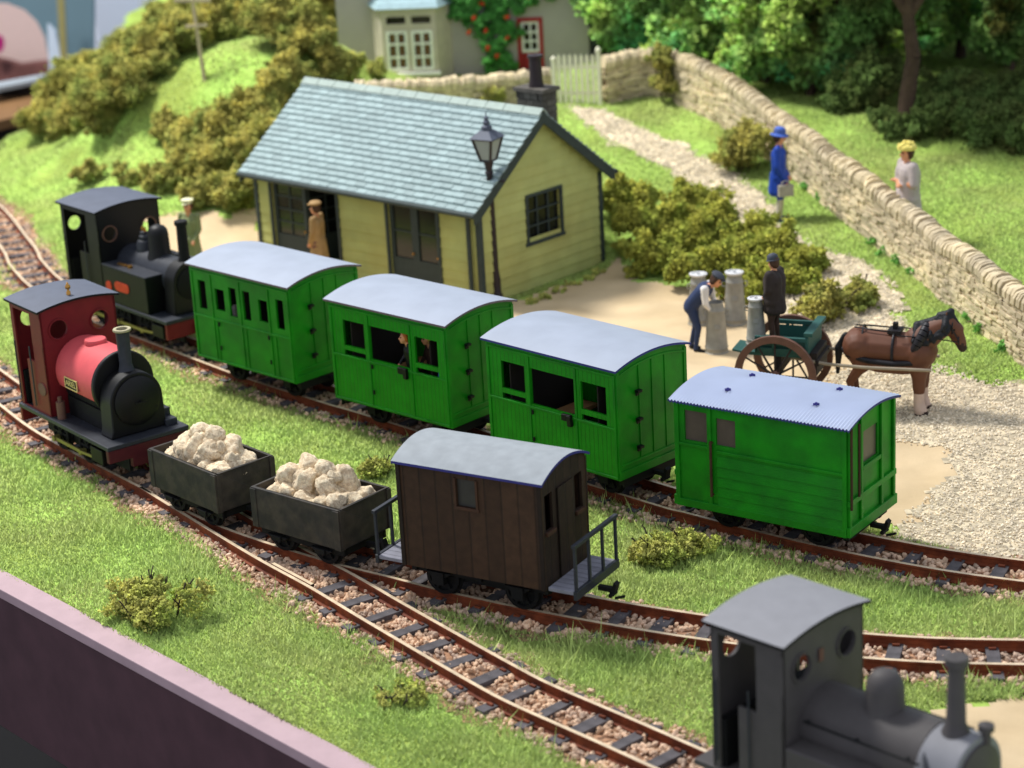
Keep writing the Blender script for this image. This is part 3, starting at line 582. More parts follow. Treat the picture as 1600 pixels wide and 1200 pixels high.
# guard's van with corrugated roof
def guards_van():
    L, W, ze, zb, rise = 2.74, 1.55, 2.075, .535, .115; Lb, Wb = L - .14, W - .14; X0 = -Lb / 2; H = ze - zb
    t = thing('guards_van', 'green van with a pale corrugated roof at the tail of the rear train', 'railway van', (3.674, 28.03, 0), -.627); zt = lambda f: ze - .03 - (H - .03) * f
    hl = [(.055 * Lb, .19 * Lb, zt(.36), zt(.07)), (.245 * Lb, .36 * Lb, zt(.36), zt(.10))]
    for s, nm in ((-1, 'coach green boarded'), (1, 'coach green boarded')):
        b = MB(); b.wall((X0, s * Wb / 2, 0), (1, 0, 0), (0, s, 0), Lb, zb, ze - .02, .04, hl); b.build('side_panel', 'coach green', t)
        b = MB()
        for k in range(6):
            z = zt(.93) + k * .145 - .02
            if z + .14 < zt(.40): b.prism([(s * (Wb / 2 + .001), z), (s * (Wb / 2 + .026), z), (s * (Wb / 2 + .006), z + .143), (s * (Wb / 2 + .001), z + .143)], 'X', X0 + .25 * Lb, -X0 - .05)
        b.build('side_boarding', 'coach green', t)
        b = MB(); y = s * (Wb / 2 + .014)
        for x in (X0 + .03, X0 + .2 * Lb + .02, -X0 - .03): b.box(x - .03, x + .03, y - .013, y + .013, zb, ze - .03)
        b.box(X0 + .06, X0 + .2 * Lb, y - .01, y + .01, zt(.40) - .02, zt(.40) + .02); b.box(X0 + .25 * Lb, -X0 - .06, y - .011, y + .011, zt(.42) - .025, zt(.42) + .02); b.box(X0, -X0, y - .014, y + .018, zb - .01, zb + .1)
        b.build('side_framing', 'coach green', t, bevel=.006)
        for x in (X0 + .2 * Lb + .055,):
            q = MB(); q.cyl((x, s * (Wb / 2 + .05), zb + .22), (x, s * (Wb / 2 + .05), zt(.32)), .02, n=8); q.cyl((x, s * Wb / 2, zb + .24), (x, s * (Wb / 2 + .05), zb + .24), .016, n=6); q.cyl((x, s * Wb / 2, zt(.34)), (x, s * (Wb / 2 + .05), zt(.34)), .016, n=6); q.build('handrail', 'brown trim', t)
        for a, c, d, e in hl: q = MB(); q.box(X0 + a, X0 + c, s * (Wb / 2 - .035), s * (Wb / 2 - .03), d, e); q.build('window_pane', 'dusty pane', t)
    for s in (-1, 1):
        x = s * Lb / 2; eh = [(.34 * Wb, .64 * Wb, zt(.42), zt(.12))]
        b = MB(); b.wall((x, -Wb / 2 + .04, 0), (0, 1, 0), (s, 0, 0), Wb - .08, zb, ze - .02, .04, [(a - .04, c - .04, d, e) for a, c, d, e in eh]); xa, xb = sorted((x, x - s * .04)); end_cap(b, xa, xb, Wb, W, ze, rise, .03, ze - .02); b.build('end_panel', 'coach green', t)
        q = MB(); q.box(x - s * .03 - .003, x - s * .03 + .003, -Wb / 2 + .34 * Wb, -Wb / 2 + .64 * Wb, zt(.42), zt(.12)); q.build('window_pane', 'dusty pane', t)
        b = MB(); xo = x + s * .02
        for y in (-Wb / 2 + .05, -Wb / 2 + .27 * Wb, -Wb / 2 + .70 * Wb, Wb / 2 - .05): b.box(xo - .018, xo + .018, y - .03, y + .03, zb, ze + (.0 if abs(y) > .5 else .05))
        b.box(xo - .03, xo + .03, -Wb / 2 - .01, Wb / 2 + .01, zb - .01, zb + .13); b.box(xo - .022, xo + .022, -Wb / 2, Wb / 2, zb + .42, zb + .5); b.box(xo - .014, xo + .014, -Wb / 2 + .3 * Wb, -Wb / 2 + .68 * Wb, zt(.47), zt(.43))
        b.build('end_framing', 'coach green', t, bevel=.006)
        if s > 0:
            for y in (-Wb / 2 + .03, -Wb / 2 + .25): q = MB(); q.cyl((x + .055, y, zb + .38 if y < -.5 else zb + .5), (x + .055, y, ze - .02), .018, n=8); q.build('handrail', 'brown trim', t)
    arc_roof(L, W, ze, rise, .03, 'roof', ['corrugated roof', 'roof edge blue'], t, corr=54)
    for fx in (-.245, .245):
        for fy in (-.22, .22):
            q = MB(); q.cyl((0, 0, 0), (0, 0, .035), .02, n=8); [q.obox((0, 0, .012), (.09 * math.cos(a), .09 * math.sin(a), 0), (-.014 * math.sin(a), .014 * math.cos(a), 0), (0, 0, .018)) for a in (0, 1.05, 2.1)]
            o = q.build('roof_bolt', 'roof edge blue', t); o.location = (fx * L, fy * W, arcz(fy * W, W, ze, rise) + .008)
    b = MB(); b.box(X0 + .03, -X0 - .03, -Wb / 2 + .05, Wb / 2 - .05, zb + .02, zb + .05); b.build('carriage_floor', 'dark interior', t)
    underframe(t, Lb, Wb, zb, 1.4); coupling(t, Lb / 2, .46, 1); coupling(t, -Lb / 2, .46, -1)
dm('dusty pane', (92, 82, 74), rough=.3, var=.1); dm('corrugated roof', (200, 208, 226), rough=.5, var=.04, scale=2)
guards_van()
# brown brake van with end balconies
def brake_van():
    L, W, ze, zb, rise = 2.24, 1.26, 2.065, .60, .17; Lb, Wb = L - .1, W - .1; X0 = -Lb / 2; H = ze - zb
    t = thing('brake_van', 'dark brown planked brake van with grey arched roof and railed end balconies', 'railway van', (-.336, 26.42, 0), -.546); zt = lambda f: ze - .02 - (H - .02) * f
    for s in (-1, 1):
        b = MB(); b.wall((X0, s * Wb / 2, 0), (1, 0, 0), (0, s, 0), Lb, zb, ze - .015, .04, [(.42 * Lb, .555 * Lb, zt(.33), zt(.07))]); b.build('side_panel', 'planked brown side', t)
        y = s * (Wb / 2 + .012)
        for x in (X0 + .02, -X0 - .02): b = MB(); b.box(x - .03, x + .03, y - .012, y + .012, zb, ze - .04); b.build('corner_post', 'planked brown end', t, bevel=.004)
        b = MB(); b.box(X0 + .40 * Lb, X0 + .575 * Lb, y - .012, y + .03, zt(.36), zt(.33)); b.box(X0 + .405 * Lb, X0 + .42 * Lb, y - .012, y + .012, zt(.33), zt(.06)); b.box(X0 + .555 * Lb, X0 + .57 * Lb, y - .012, y + .012, zt(.33), zt(.06)); b.build('window_frame', 'brown trim', t, bevel=.004)
        q = MB(); q.box(X0 + .42 * Lb, X0 + .555 * Lb, s * (Wb / 2 - .03) - .002, s * (Wb / 2 - .03) + .002, zt(.33), zt(.07)); q.build('window_pane', 'grimy pane', t)
        x = s * Lb / 2; hs = [(.07 * Wb, .24 * Wb, zt(.47), zt(.13)), (.74 * Wb, .91 * Wb, zt(.47), zt(.13))]
        b = MB(); b.wall((x, -Wb / 2 + .04, 0), (0, 1, 0), (s, 0, 0), Wb - .08, zb, ze - .015, .04, [(max(a - .04, .02), c - .04, d, e) for a, c, d, e in hs]); xa, xb = sorted((x, x - s * .04)); end_cap(b, xa, xb, Wb, W, ze, rise, .035, ze - .015); b.build('end_panel', 'planked brown end', t)
        for a, c, d, e in hs: q = MB(); q.box(x + s * .002, x + s * .04, -Wb / 2 + a - .02, -Wb / 2 + c + .02, d - .05, d); q.build('window_sill', 'brown trim', t, bevel=.004)
        b = MB(); b.box(x + s * .016, x + s * .028, -.2, .2, zb + .05, ze - .2); b.build('end_door', 'planked brown end', t); 
        # balcony
        p = MB(); xa, xb = sorted((x + s * .03, x + s * .40)); p.box(xa, xb, -Wb / 2 + .02, Wb / 2 - .02, zb - .0, zb + .05); pl = p.build('platform', 'platform planks', t, bevel=.006)
        p = MB(); xa, xb = sorted((x + s * .40, x + s * .45)); p.box(xa, xb, -Wb / 2, Wb / 2, zb - .06, zb + .06); p.build('headstock', 'grey black metal', t, bevel=.006)
        for k in range(4):
            y = -Wb / 2 + .04 + k * (Wb - .08) / 3; q = MB(); q.box(-.018, .018, -.02, .02, 0, .58); o = q.build('railing_post', 'grey black metal', t, bevel=.004); o.location = (x + s * .425, y, zb + .06)
        q = MB(); q.box(x + s * .425 - .028, x + s * .425 + .028, -Wb / 2, Wb / 2, zb + .64, zb + .69); q.build('handrail', 'grey black metal', t, bevel=.006)
        coupling(t, x + s * .45, .5, s)
    arc_roof(L, W, ze, rise, .035, 'roof', ['worn grey roof', 'roof edge blue'], t)
    b = MB(); b.box(X0 + .03, -X0 - .03, -Wb / 2 + .05, Wb / 2 - .05, zb + .02, zb + .05); b.build('van_floor', 'dark interior', t)
    underframe(t, Lb, Wb, zb, 1.2)
dm('grimy pane', (58, 56, 52), rough=.35, var=.1)
brake_van()
# open wagons heaped with stone
from mathutils import noise as mn
def rock_mesh(seed, r):
    rs = np.random.default_rng(seed); bm = bmesh.new(); bmesh.ops.create_icosphere(bm, subdivisions=4, radius=r); ks = rs.normal(size=(8, 3)); ks /= np.linalg.norm(ks, axis=1)[:, None]; cs = rs.uniform(.62, .9, 8) * r; of = Vector(rs.uniform(-50, 50, 3))
    for v in bm.verts:
        p = np.array(v.co)
        for k, c in zip(ks, cs):
            d = p @ k
            if d > c: p = p - k * (d - c) * .9
        q = Vector(p); n = .16 * mn.noise(q * 1.6 + of) + .13 * abs(mn.noise(q * 3.4 + of)) + .07 * mn.noise(q * 7.5 + of) + .035 * mn.noise(q * 15 + of)
        v.co = q * (1 + n) * 1.0; v.co.y *= .86; v.co.z *= .76
    me = bpy.data.meshes.new('rock'); bm.to_mesh(me); bm.free(); me.materials.append(M['limestone']); me.shade_smooth(); return me
ROCKS = [rock_mesh(s, 1.0) for s in range(6)]
def wagon(cx, cy, h, label, rlabel, group, seed, zt=1.09, zb=.50, L=1.68, W=1.03):
    t = thing('stone_wagon', label, 'wagon', (cx, cy, 0), h, 'open stone wagons'); b = MB(); th = .045
    for s in (-1, 1): b.box(-L / 2, L / 2, *sorted((s * W / 2, s * (W / 2 - th))), zb, zt)
    for s in (-1, 1): b.box(*sorted((s * L / 2, s * (L / 2 - th))), -W / 2 + th, W / 2 - th, zb, zt)
    b.box(-L / 2 + th, L / 2 - th, -W / 2 + th, W / 2 - th, zb, zb + .05); o = b.build('tub', 'wagon black', t, bevel=.01)
    for sx in (-1, 1):
        for sy in (-1, 1):
            b = MB(); b.box(*sorted((sx * (L / 2 + .012), sx * (L / 2 - .1))), *sorted((sy * (W / 2 + .012), sy * (W / 2 - .02))), zb, zt - .02)
            b.box(*sorted((sx * (L / 2 + .02), sx * (L / 2 - .0))), sy * (W / 2 - .05) - .03, sy * (W / 2 - .05) + .03, zb, zt - .01); b.build('corner_strap', 'wagon black', t, bevel=.005)
    underframe(t, L, W, zb, .85); coupling(t, L / 2, .44, 1); coupling(t, -L / 2, .44, -1)
    rs = random.Random(seed); n = 0; cs, sn = math.cos(h), math.sin(h)
    lay = [(zt - .13, [(-.56, -.24), (-.3, -.24), (0, -.25), (.31, -.24), (.56, -.24), (-.58, .02), (-.33, .03), (-.02, 0), (.3, .02), (.56, .0), (-.56, .24), (-.3, .25), (0, .25), (.3, .25), (.56, .24)], .20), (zt + .08, [(-.42, -.13), (-.1, -.15), (.24, -.12), (-.38, .15), (-.05, .15), (.28, .16)], .19), (zt + .24, [(-.22, .02), (.1, .03)], .17)]
    lay.append((zt + .03, [(rs.uniform(-.6, .6), rs.uniform(-.3, .3)) for _ in range(16)], .10)); lay.append((zt + .17, [(rs.uniform(-.35, .35), rs.uniform(-.16, .16)) for _ in range(7)], .09))
    for z, ps, r in lay:
        for x, y in ps:
            x += rs.uniform(-.04, .04); y += rs.uniform(-.03, .03); me = ROCKS[rs.randrange(6)]; o = bpy.data.objects.new('rock', me); C.objects.link(o); q = r * rs.uniform(.95, 1.32)
            o.location = (cx + cs * x - sn * y, cy + sn * x + cs * y, z + rs.uniform(-.03, .03)); o.scale = (q, q, q); o.rotation_euler = (rs.uniform(0, 6), rs.uniform(0, 6), rs.uniform(0, 6)); tag(o, rlabel, 'rock', group)
wagon(-4.43, 29.85, -.85, 'black open wagon of pale stones coupled directly to the red engine', 'cream limestone lump heaped in the wagon next to the red engine', 'rocks in the wagon behind the red engine', 3)
wagon(-2.73, 28.2, -.71, 'black open wagon of pale stones between the other wagon and the brown van', 'cream limestone lump heaped in the wagon next to the brown brake van', 'rocks in the wagon beside the brake van', 8)
# ------------------------------------------------------------------ locomotives
def txt(body, size, parent, name, material, loc, rot, ext=.004):
    c = bpy.data.curves.new(name, 'FONT'); c.body = body; c.size = size; c.align_x = 'CENTER'; c.align_y = 'CENTER'; c.extrude = ext; o = bpy.data.objects.new(name, c); C.objects.link(o)
    dg = bpy.context.evaluated_depsgraph_get(); me = bpy.data.meshes.new_from_object(o.evaluated_get(dg)); bpy.data.objects.remove(o); me.materials.clear(); me.materials.append(M[material]); o = bpy.data.objects.new(name, me); C.objects.link(o); o.parent = parent; o.location = loc; o.rotation_euler = rot; return o
def cab(t, x0, x1, W, zf, ze, rise, body, roofm, sp_y=.36, sp_z=.42, sp_r=.15, roofL=None, ringm=None, door=(.16, .62), sill=.62, back=True):
    """open-sided cab with round spectacle windows front and back"""
    Wb = W - .12; H = ze - zf
    def spectacle(x, s):
        bm = MB(); n = 24; cy = [-sp_y, sp_y]; cz = ze - sp_z
        # plate built as strips around the two round openings
        for side in (-1, 1):
            c = side * sp_y; ya, yb = (sorted((0, side * Wb / 2))); r = sp_r; za, zb_ = cz - r * 1.5, cz + r * 1.5
            ring = [(c + r * math.cos(2 * PI * k / n), cz + r * math.sin(2 * PI * k / n)) for k in range(n)]
            def sq(k):
                a = 2 * PI * k / n; cx_, sy_ = math.cos(a), math.sin(a); q = max(abs(cx_), abs(sy_)); hx = (yb - c) if cx_ > 0 else (c - ya); hz = r * 1.5; return (c + cx_ / q * hx, cz + sy_ / q * hz)
            out = [sq(k) for k in range(n)]
            for d0, fl in ((0, 1), (-s * .035, -1)):
                vs = [(x + d0, *p) for p in ring] + [(x + d0, *p) for p in out]; bm.add(vs, [(k, (k + 1) % n, n + (k + 1) % n, n + k) for k in range(n)])
            vs = [(x, *p) for p in ring] + [(x - s * .035, *p) for p in ring]; bm.add(vs, [(k, (k + 1) % n, n + (k + 1) % n, n + k) for k in range(n)])
        xa, xb = sorted((x, x - s * .035)); bm.box(xa, xb, -Wb / 2, Wb / 2, zf, cz - sp_r * 1.5); bm.box(xa, xb, -Wb / 2, Wb / 2, cz + sp_r * 1.5, ze - .02); end_cap(bm, xa, xb, Wb, W, ze, rise, .03, ze - .02)
        bm.build('spectacle_plate', body, t, smooth=30)
        if s > 0:
            for c in cy:
                q = MB(); n2 = 28; vs = []
                for rr, dx in ((sp_r, .0), (sp_r, .018), (sp_r + .022, .018), (sp_r + .022, .0)): vs += [(dx, rr * math.cos(2 * PI * k / n2), rr * math.sin(2 * PI * k / n2)) for k in range(n2)]
                q.add(vs, [(j * n2 + k, j * n2 + (k + 1) % n2, (j + 1) % 4 * n2 + (k + 1) % n2, (j + 1) % 4 * n2 + k) for j in range(4) for k in range(n2)]); o = q.build('window_ring', ringm or body, t, smooth=60); o.location = (x + .002, c, cz)
    spectacle(x1, 1)
    if back: spectacle(x0, -1)
    Lc = x1 - x0
    for s in (-1, 1):
        b = MB(); b.wall((x0, s * Wb / 2, 0), (1, 0, 0), (0, s, 0), Lc, zf, ze - .02, .035, [(door[0] * Lc, (door[0] * .35 + door[1] * .65) * Lc, zf + .012, ze - .12), ((door[0] * .35 + door[1] * .65) * Lc, door[1] * Lc + .1, zf + .48 * H, ze - .12)]); b.build('cab_side', body, t)
        q = MB(); q.cyl((x0 + door[1] * Lc + .02, s * (Wb / 2 + .03), zf + .1), (x0 + door[1] * Lc + .02, s * (Wb / 2 + .03), zf + .62 * H), .012, n=6); q.cyl((x0 + door[0] * Lc - .02, s * (Wb / 2 + .03), zf + .1), (x0 + door[0] * Lc - .02, s * (Wb / 2 + .03), zf + .62 * H), .012, n=6); q.build('handrail', 'grey black metal', t)
    b = MB(); b.box(x1 - .42, x1 - .04, -.42, .42, zf + .01, zf + .95); b.cyl((x1 - .44, 0, zf + .6), (x1 - .42, 0, zf + .6), .16, n=16); b.build('added_backhead', 'sooty black', t, bevel=.02); b = MB(); b.box(x0 + .05, x0 + .14, -Wb / 2 + .05, Wb / 2 - .05, zf + .01, zf + .55); b.build('added_bunker', 'sooty black', t)  # black blocks added inside to darken the view into the cab
    arc_roof(roofL or (Lc + .12), W, ze, rise, .035, 'cab_roof', [roofm, 'sooty black'], t, x0=(x0 + x1) / 2)
def loco_wheels(t, xs, r=.27, rod=True, rodm='rod steel', y=.36):
    for x in xs: wheelset(t, x, r)
    if rod:
        for s in (-1, 1):
            q = MB(); q.box(xs[0] - .05, xs[-1] + .05, s * .49 - .015, s * .49 + .015, .36, .42); [q.cyl((x, s * .42, .39), (x, s * .53, .39), .05, n=12) for x in xs]; q.obox(((xs[-1] + .35), s * .52, .43), (.75, 0, .05), (0, .025, 0), (0, 0, .045)); q.build('coupling_rod', rodm, t, bevel=.004)
            q = MB(); q.box(xs[-1] + .42, xs[-1] + .80, s * .44 - .1, s * .44 + .12, .38, .62); q.cyl((xs[-1] + .38, s * .46, .5), (xs[-1] + .46, s * .46, .5), .07, n=12); q.build('cylinder', 'black paint', t, bevel=.012)
# red saddle tank engine
t = thing('red_steam_engine', 'crimson saddle tank steam engine with dark slate cab roof at the left edge', 'steam engine', (-6.45, 32.49, 0), -.925)
zf = .86
b = MB(); b.box(-1.5, 1.5, -.7, .7, zf - .07, zf); b.build('footplate', 'grey black metal', t, bevel=.012)
b = MB(); b.prism([(-.69, zf - .075), (.69, zf - .075), (.69, zf - .27), (.30, zf - .27), (.30, zf - .42), (-.30, zf - .42), (-.30, zf - .27), (-.69, zf - .27)], 'X', 1.40, 1.49); b.build('buffer_beam', 'dark maroon', t, bevel=.008)
b = MB(); b.box(-1.49, -1.42, -.69, .69, zf - .3, zf - .075); b.build('buffer_beam', 'loco crimson', t, bevel=.008)
b = MB(); [b.box(-1.35, 1.38, s * .28 - .03, s * .28 + .03, .34, zf - .08) for s in (-1, 1)]; b.build('frame', 'sooty black', t)
loco_wheels(t, (-.75, .15)); coupling(t, 1.49, .55, 1)
cab(t, -1.46, -.42, 1.43, zf, 2.60, .085, 'loco crimson', 'cab roof slate', sp_y=.36, sp_z=.36, sp_r=.15, door=(.1, .56), sill=.85, ringm='loco crimson')
def saddle(x0, x1, name, m, r, zc, flare=.0, zlow=None, W2=None):
    b = MB(); n = 28; ys = []
    a0 = -.35
    poly = [((r + .0) * math.cos(a), zc + r * math.sin(a)) for a in np.linspace(-.45, PI + .45, n)]
    b.prism(poly, 'X', x0, x1); return b.build(name, m, t, bevel=.02, smooth=35, seg=3)
saddle(-.42, .80, 'saddle_tank', 'tank red', .50, 1.56)
b = MB(); b.lathe([(.505, .80), (.52, .81), (.52, .87), (.50, .885)], (0, 0, 1.56), 40, 0, 'X'); b.build('tank_band', 'black paint', t, smooth=30)
b = MB(); b.cyl((-.42, 0, 1.30), (.9, 0, 1.30), .36, n=28); b.build('boiler', 'sooty black', t, smooth=30)
b = MB(); poly = [(.445 * math.cos(a), 1.38 + .445 * math.sin(a)) for a in np.linspace(0, PI, 20)] + [(-.455, zf + .12), (-.49, zf + .005), (.49, zf + .005), (.455, zf + .12)]; b.prism(poly, 'X', .885, 1.25); b.build('smokebox', 'black paint', t, bevel=.02, smooth=35)
b = MB(); b.lathe([(.385, 1.25), (.385, 1.275), (.34, 1.30), (.15, 1.335), (.0001, 1.345)], (0, 0, 1.38), 32, 0, 'X'); b.cyl((1.34, 0, 1.38), (1.40, 0, 1.38), .022, n=8); b.obox((1.395, 0, 1.38), (.015, 0, 0), (0, .2, 0), (0, 0, .022)); [b.obox((1.30, .16, 1.38 + z), (.02, 0, 0), (0, .3, 0), (0, 0, .03)) for z in (-.15, .15)]; b.build('smokebox_door', 'black paint', t, smooth=30)
b = MB(); b.lathe([(.15, 1.74), (.115, 1.84), (.095, 1.92), (.105, 2.40), (.11, 2.42), (.10, 2.43)], (1.02, 0, 0), 24); ch = b.build('chimney', 'grey black metal', t, smooth=40)
b = MB(); n = 24; vs = []; [vs.extend([(1.02 + r_ * math.cos(2 * PI * k / n), r_ * math.sin(2 * PI * k / n), z) for k in range(n)]) for r_, z in ((.10, 2.43), (.135, 2.44), (.142, 2.455), (.135, 2.475), (.09, 2.475), (.08, 2.40))]
b.add(vs, [(j * n + k, j * n + (k + 1) % n, (j + 1) * n + (k + 1) % n, (j + 1) * n + k) for j in range(5) for k in range(n)]); b.build('chimney_cap', 'dull brass', t, smooth=50)
b = MB(); b.lathe([(.17, 2.035), (.175, 2.09), (.16, 2.115), (.0001, 2.12)], (.08, 0, 0), 28); b.build('filler_lid', 'tank red', t, smooth=40, bevel=.005)
b = MB(); b.lathe([(.035, 0), (.035, .06), (.02, .07), (.02, .1), (.04, .11), (.045, .15), (.02, .18), (.012, .21), (.0001, .215)], (0, 0, 0), 14); o = b.build('whistle', 'brass', t, smooth=60); o.location = (-.62, -.02, 2.675)
b = MB(); b.box(-.2, .2, -.012, .012, -.085, .085); pl = b.build('name_plate', 'sooty black', t, bevel=.005); pl.location = (.12, -.505, 1.50); pl.rotation_euler = (-.02, 0, 0)
b = MB(); [b.box(-.2, .2, -.018, .0, z - .008, z + .008) for z in (-.08, .08)]; [b.box(x - .008, x + .008, -.018, 0, -.08, .08) for x in (-.195, .195)]; b.build('plate_rim', 'pale brass', pl)
txt('ARIEL', .13, pl, 'plate_lettering', 'pale brass', (0, -.014, 0), (PI / 2, 0, 0))
b = MB(); n = 24; b.prism([(-.62 + .13 * math.cos(2 * PI * k / n), 1.28 + .1 * math.sin(2 * PI * k / n)) for k in range(n)], 'Y', -.672, -.655); b.build('works_plate', 'wheel brown', t)
b = MB(); b.cyl((-.25, -.56, zf), (-.25, -.56, zf + .28), .07, n=14); b.cyl((-.25, -.56, zf + .28), (-.25, -.56, zf + .36), .035, n=10); b.build('lubricator', 'wheel brown', t, smooth=40)
b = MB(); [b.box(x - .1, x + .1, .42, .62, zf, zf + h_) for x, h_ in ((1.2, .1), (1.0, .22), (.8, .34))]; b.build('toolbox', 'grey black metal', t, bevel=.01)
b = MB(); [b.box(-.35, .8, s * .33 - .04, s * .33 + .04, zf, zf + .32) for s in (-1, 1)]; b.build('firebox_side', 'sooty black', t)
# black side tank engine
t = thing('black_steam_engine', 'black side tank steam engine with orange plates beside the station', 'steam engine', (-6.5, 38.95, 0), -.885); zf = .84
b = MB(); b.box(-2.15, 1.52, -.7, .7, zf - .07, zf); b.build('footplate', 'grey black metal', t, bevel=.012)
b = MB(); b.box(1.42, 1.50, -.68, .68, zf - .36, zf - .075); b.build('buffer_beam', 'loco crimson', t, bevel=.01)
b = MB(); b.cyl((1.5, 0, zf - .25), (1.62, 0, zf - .25), .11, n=20); b.build('buffer', 'black paint', t, smooth=40, bevel=.01)
b = MB(); [b.box(-2.05, 1.4, s * .28 - .03, s * .28 + .03, .34, zf - .08) for s in (-1, 1)]; b.build('frame', 'sooty black', t)
loco_wheels(t, (-1.4, -.55, .3))
cab(t, -1.98, -.66, 1.45, zf, 2.50, .085, 'black paint', 'cab roof slate', sp_y=.42, sp_z=.46, sp_r=.135, ringm='wheel brown', door=(.08, .62), sill=.85)
for s in (-1, 1):
    b = MB(); b.box(-.62, .90, *sorted((s * .68, s * .2)), zf, 1.52); b.build('side_tank', 'black paint', t, bevel=.015)
    b = MB(); b.box(-.62, .91, *sorted((s * .69, s * .2)), 1.525, 1.54); b.build('tank_top', 'grey black metal', t, bevel=.004)
    b = MB(); b.cyl((.1, s * .5, 1.54), (.1, s * .5, 1.585), .05, n=12); b.box(-.3, -.02, s * .5 - .03, s * .5 + .03, 1.545, 1.57); b.build('tank_filler', 'brass' if s < 0 else 'black paint', t)
    b = MB(); hw, hh = .25, .085; poly = [(hw * 0 + .05 + (hw - hh) * sx + hh * math.cos(a), 1.2 + hh * math.sin(a)) for sx, rng_ in ((1, np.linspace(-PI / 2, PI / 2, 9)), (-1, np.linspace(PI / 2, 3 * PI / 2, 9))) for a in rng_]
    b.prism(poly, 'Y', *sorted((s * .683, s * .695))); b.build('name_plate', 'red plate', t)
    b = MB(); b.prism([(-.42 + .1 * math.cos(2 * PI * k / 24), 1.14 + .1 * math.sin(2 * PI * k / 24)) for k in range(24)], 'Y', *sorted((s * .683, s * .695))); b.build('number_plate', 'red plate', t)
b = MB(); b.cyl((-.66, 0, 1.42), (1.08, 0, 1.42), .34, n=30); b.build('boiler', 'grey black metal', t, smooth=30)
b = MB(); poly = [(.37 * math.cos(a), 1.42 + .37 * math.sin(a)) for a in np.linspace(0, PI, 20)] + [(-.4, zf + .005), (.4, zf + .005)]; b.prism(poly, 'X', 1.03, 1.36); b.build('smokebox', 'black paint', t, bevel=.015, smooth=35)
b = MB(); b.lathe([(.3, 1.36), (.3, 1.38), (.12, 1.42), (.0001, 1.43)], (0, 0, 1.38), 28, 0, 'X'); b.build('smokebox_door', 'sooty black', t, smooth=40)
b = MB(); b.lathe([(.14, 1.72), (.1, 1.84), (.092, 2.42), (.12, 2.43), (.12, 2.5), (.1, 2.51), (.0001, 2.49)], (1.2, 0, 0), 22); b.build('chimney', 'sooty black', t, smooth=40)
b = MB(); b.lathe([(.24, 1.68), (.2, 1.8), (.19, 2.12), (.175, 2.2), (.13, 2.26), (.06, 2.29), (.0001, 2.295)], (.36, 0, 0), 26); b.build('steam_dome', 'black paint', t, smooth=60)
b = MB(); b.lathe([(.17, 1.68), (.16, 1.86), (.13, 1.92), (.1, 1.93), (.1, 2.0), (.07, 2.03), (.07, 2.08), (.0001, 2.1)], (-.14, 0, 0), 22); sv = b.build('safety_valve', 'grey black metal', t, smooth=40)
b = MB(); b.box(-.06, .06, -.02, .02, 0, .04); [b.cyl((x, 0, .0), (x, 0, .08), .02, n=8) for x in (-.04, .04)]; o = b.build('brass_lever', 'brass', sv); o.location = (-.14, 0, 2.09)
# grey engine out of focus in the foreground
t = thing('grey_steam_engine', 'plain grey side cab steam engine blurred in the lower right foreground', 'steam engine', (2.666, 20.35, 0), -.80); zf = .84
b = MB(); b.box(-.72, 2.55, -.68, .68, zf - .07, zf); b.build('footplate', 'loco grey', t, bevel=.012)
b = MB(); b.box(2.45, 2.54, -.66, .66, zf - .33, zf - .075); b.build('buffer_beam', 'loco grey', t, bevel=.01)
b = MB(); [b.box(-.65, 2.44, s * .28 - .03, s * .28 + .03, .34, zf - .08) for s in (-1, 1)]; b.build('frame', 'sooty black', t)
loco_wheels(t, (.1, .95, 1.8))
cab(t, -.46, .47, 1.45, zf, 2.50, .085, 'loco grey', 'cab roof pale', sp_y=.37, sp_z=.36, sp_r=.14, door=(.1, .52), sill=.9, ringm='loco grey')
b = MB(); b.box(.48, .495, -.10, -.03, 2.1, 2.24); b.build('cab_lamp', 'wheel brown', t, bevel=.004)
b = MB(); b.cyl((.47, 0, 1.42), (1.85, 0, 1.42), .40, n=30); b.build('boiler', 'loco grey', t, smooth=30)
b = MB(); poly = [(.43 * math.cos(a), 1.38 + .43 * math.sin(a)) for a in np.linspace(0, PI, 20)] + [(-.45, zf + .005), (.45, zf + .005)]; b.prism(poly, 'X', 1.85, 2.3); b.build('smokebox', 'loco grey light', t, bevel=.015, smooth=35)
b = MB(); b.lathe([(.35, 2.3), (.35, 2.33), (.15, 2.38), (.0001, 2.39)], (0, 0, 1.38), 28, 0, 'X'); b.cyl((2.38, 0, 1.38), (2.46, 0, 1.38), .035, n=10); b.build('smokebox_door', 'loco grey', t, smooth=40)
b = MB(); b.lathe([(.15, 1.78), (.1, 1.9), (.082, 2.5), (.12, 2.52), (.12, 2.60), (.09, 2.61), (.0001, 2.58)], (2.05, 0, 0), 22); b.build('chimney', 'loco grey', t, smooth=40)
b = MB(); b.lathe([(.24, 1.7), (.2, 1.82), (.195, 2.0), (.18, 2.09), (.13, 2.17), (.06, 2.2), (.0001, 2.205)], (1.22, 0, 0), 26); b.build('steam_dome', 'loco grey', t, smooth=60)
b = MB(); b.lathe([(.05, 1.8), (.05, 1.92), (.08, 1.94), (.08, 2.0), (.0001, 2.03)], (2.3, .14, -.1), 16); b.build('safety_valve', 'loco grey', t, smooth=40)
for s in (-1, 1):
    b = MB(); b.tube([(.55, s * .45, 1.6), (1.95, s * .47, 1.6)], .014, 6); [b.sphere((x, s * .44, 1.6), .028, 5) for x in (.6, 1.2, 1.8)]; b.build('handrail', 'sooty black', t)
    b = MB(); b.tube([(1.9, s * .3, 1.65), (2.05, s * .5, 1.5), (2.1, s * .52, .9)], .025, 8); b.build('steam_pipe', 'grey black metal', t, smooth=60)
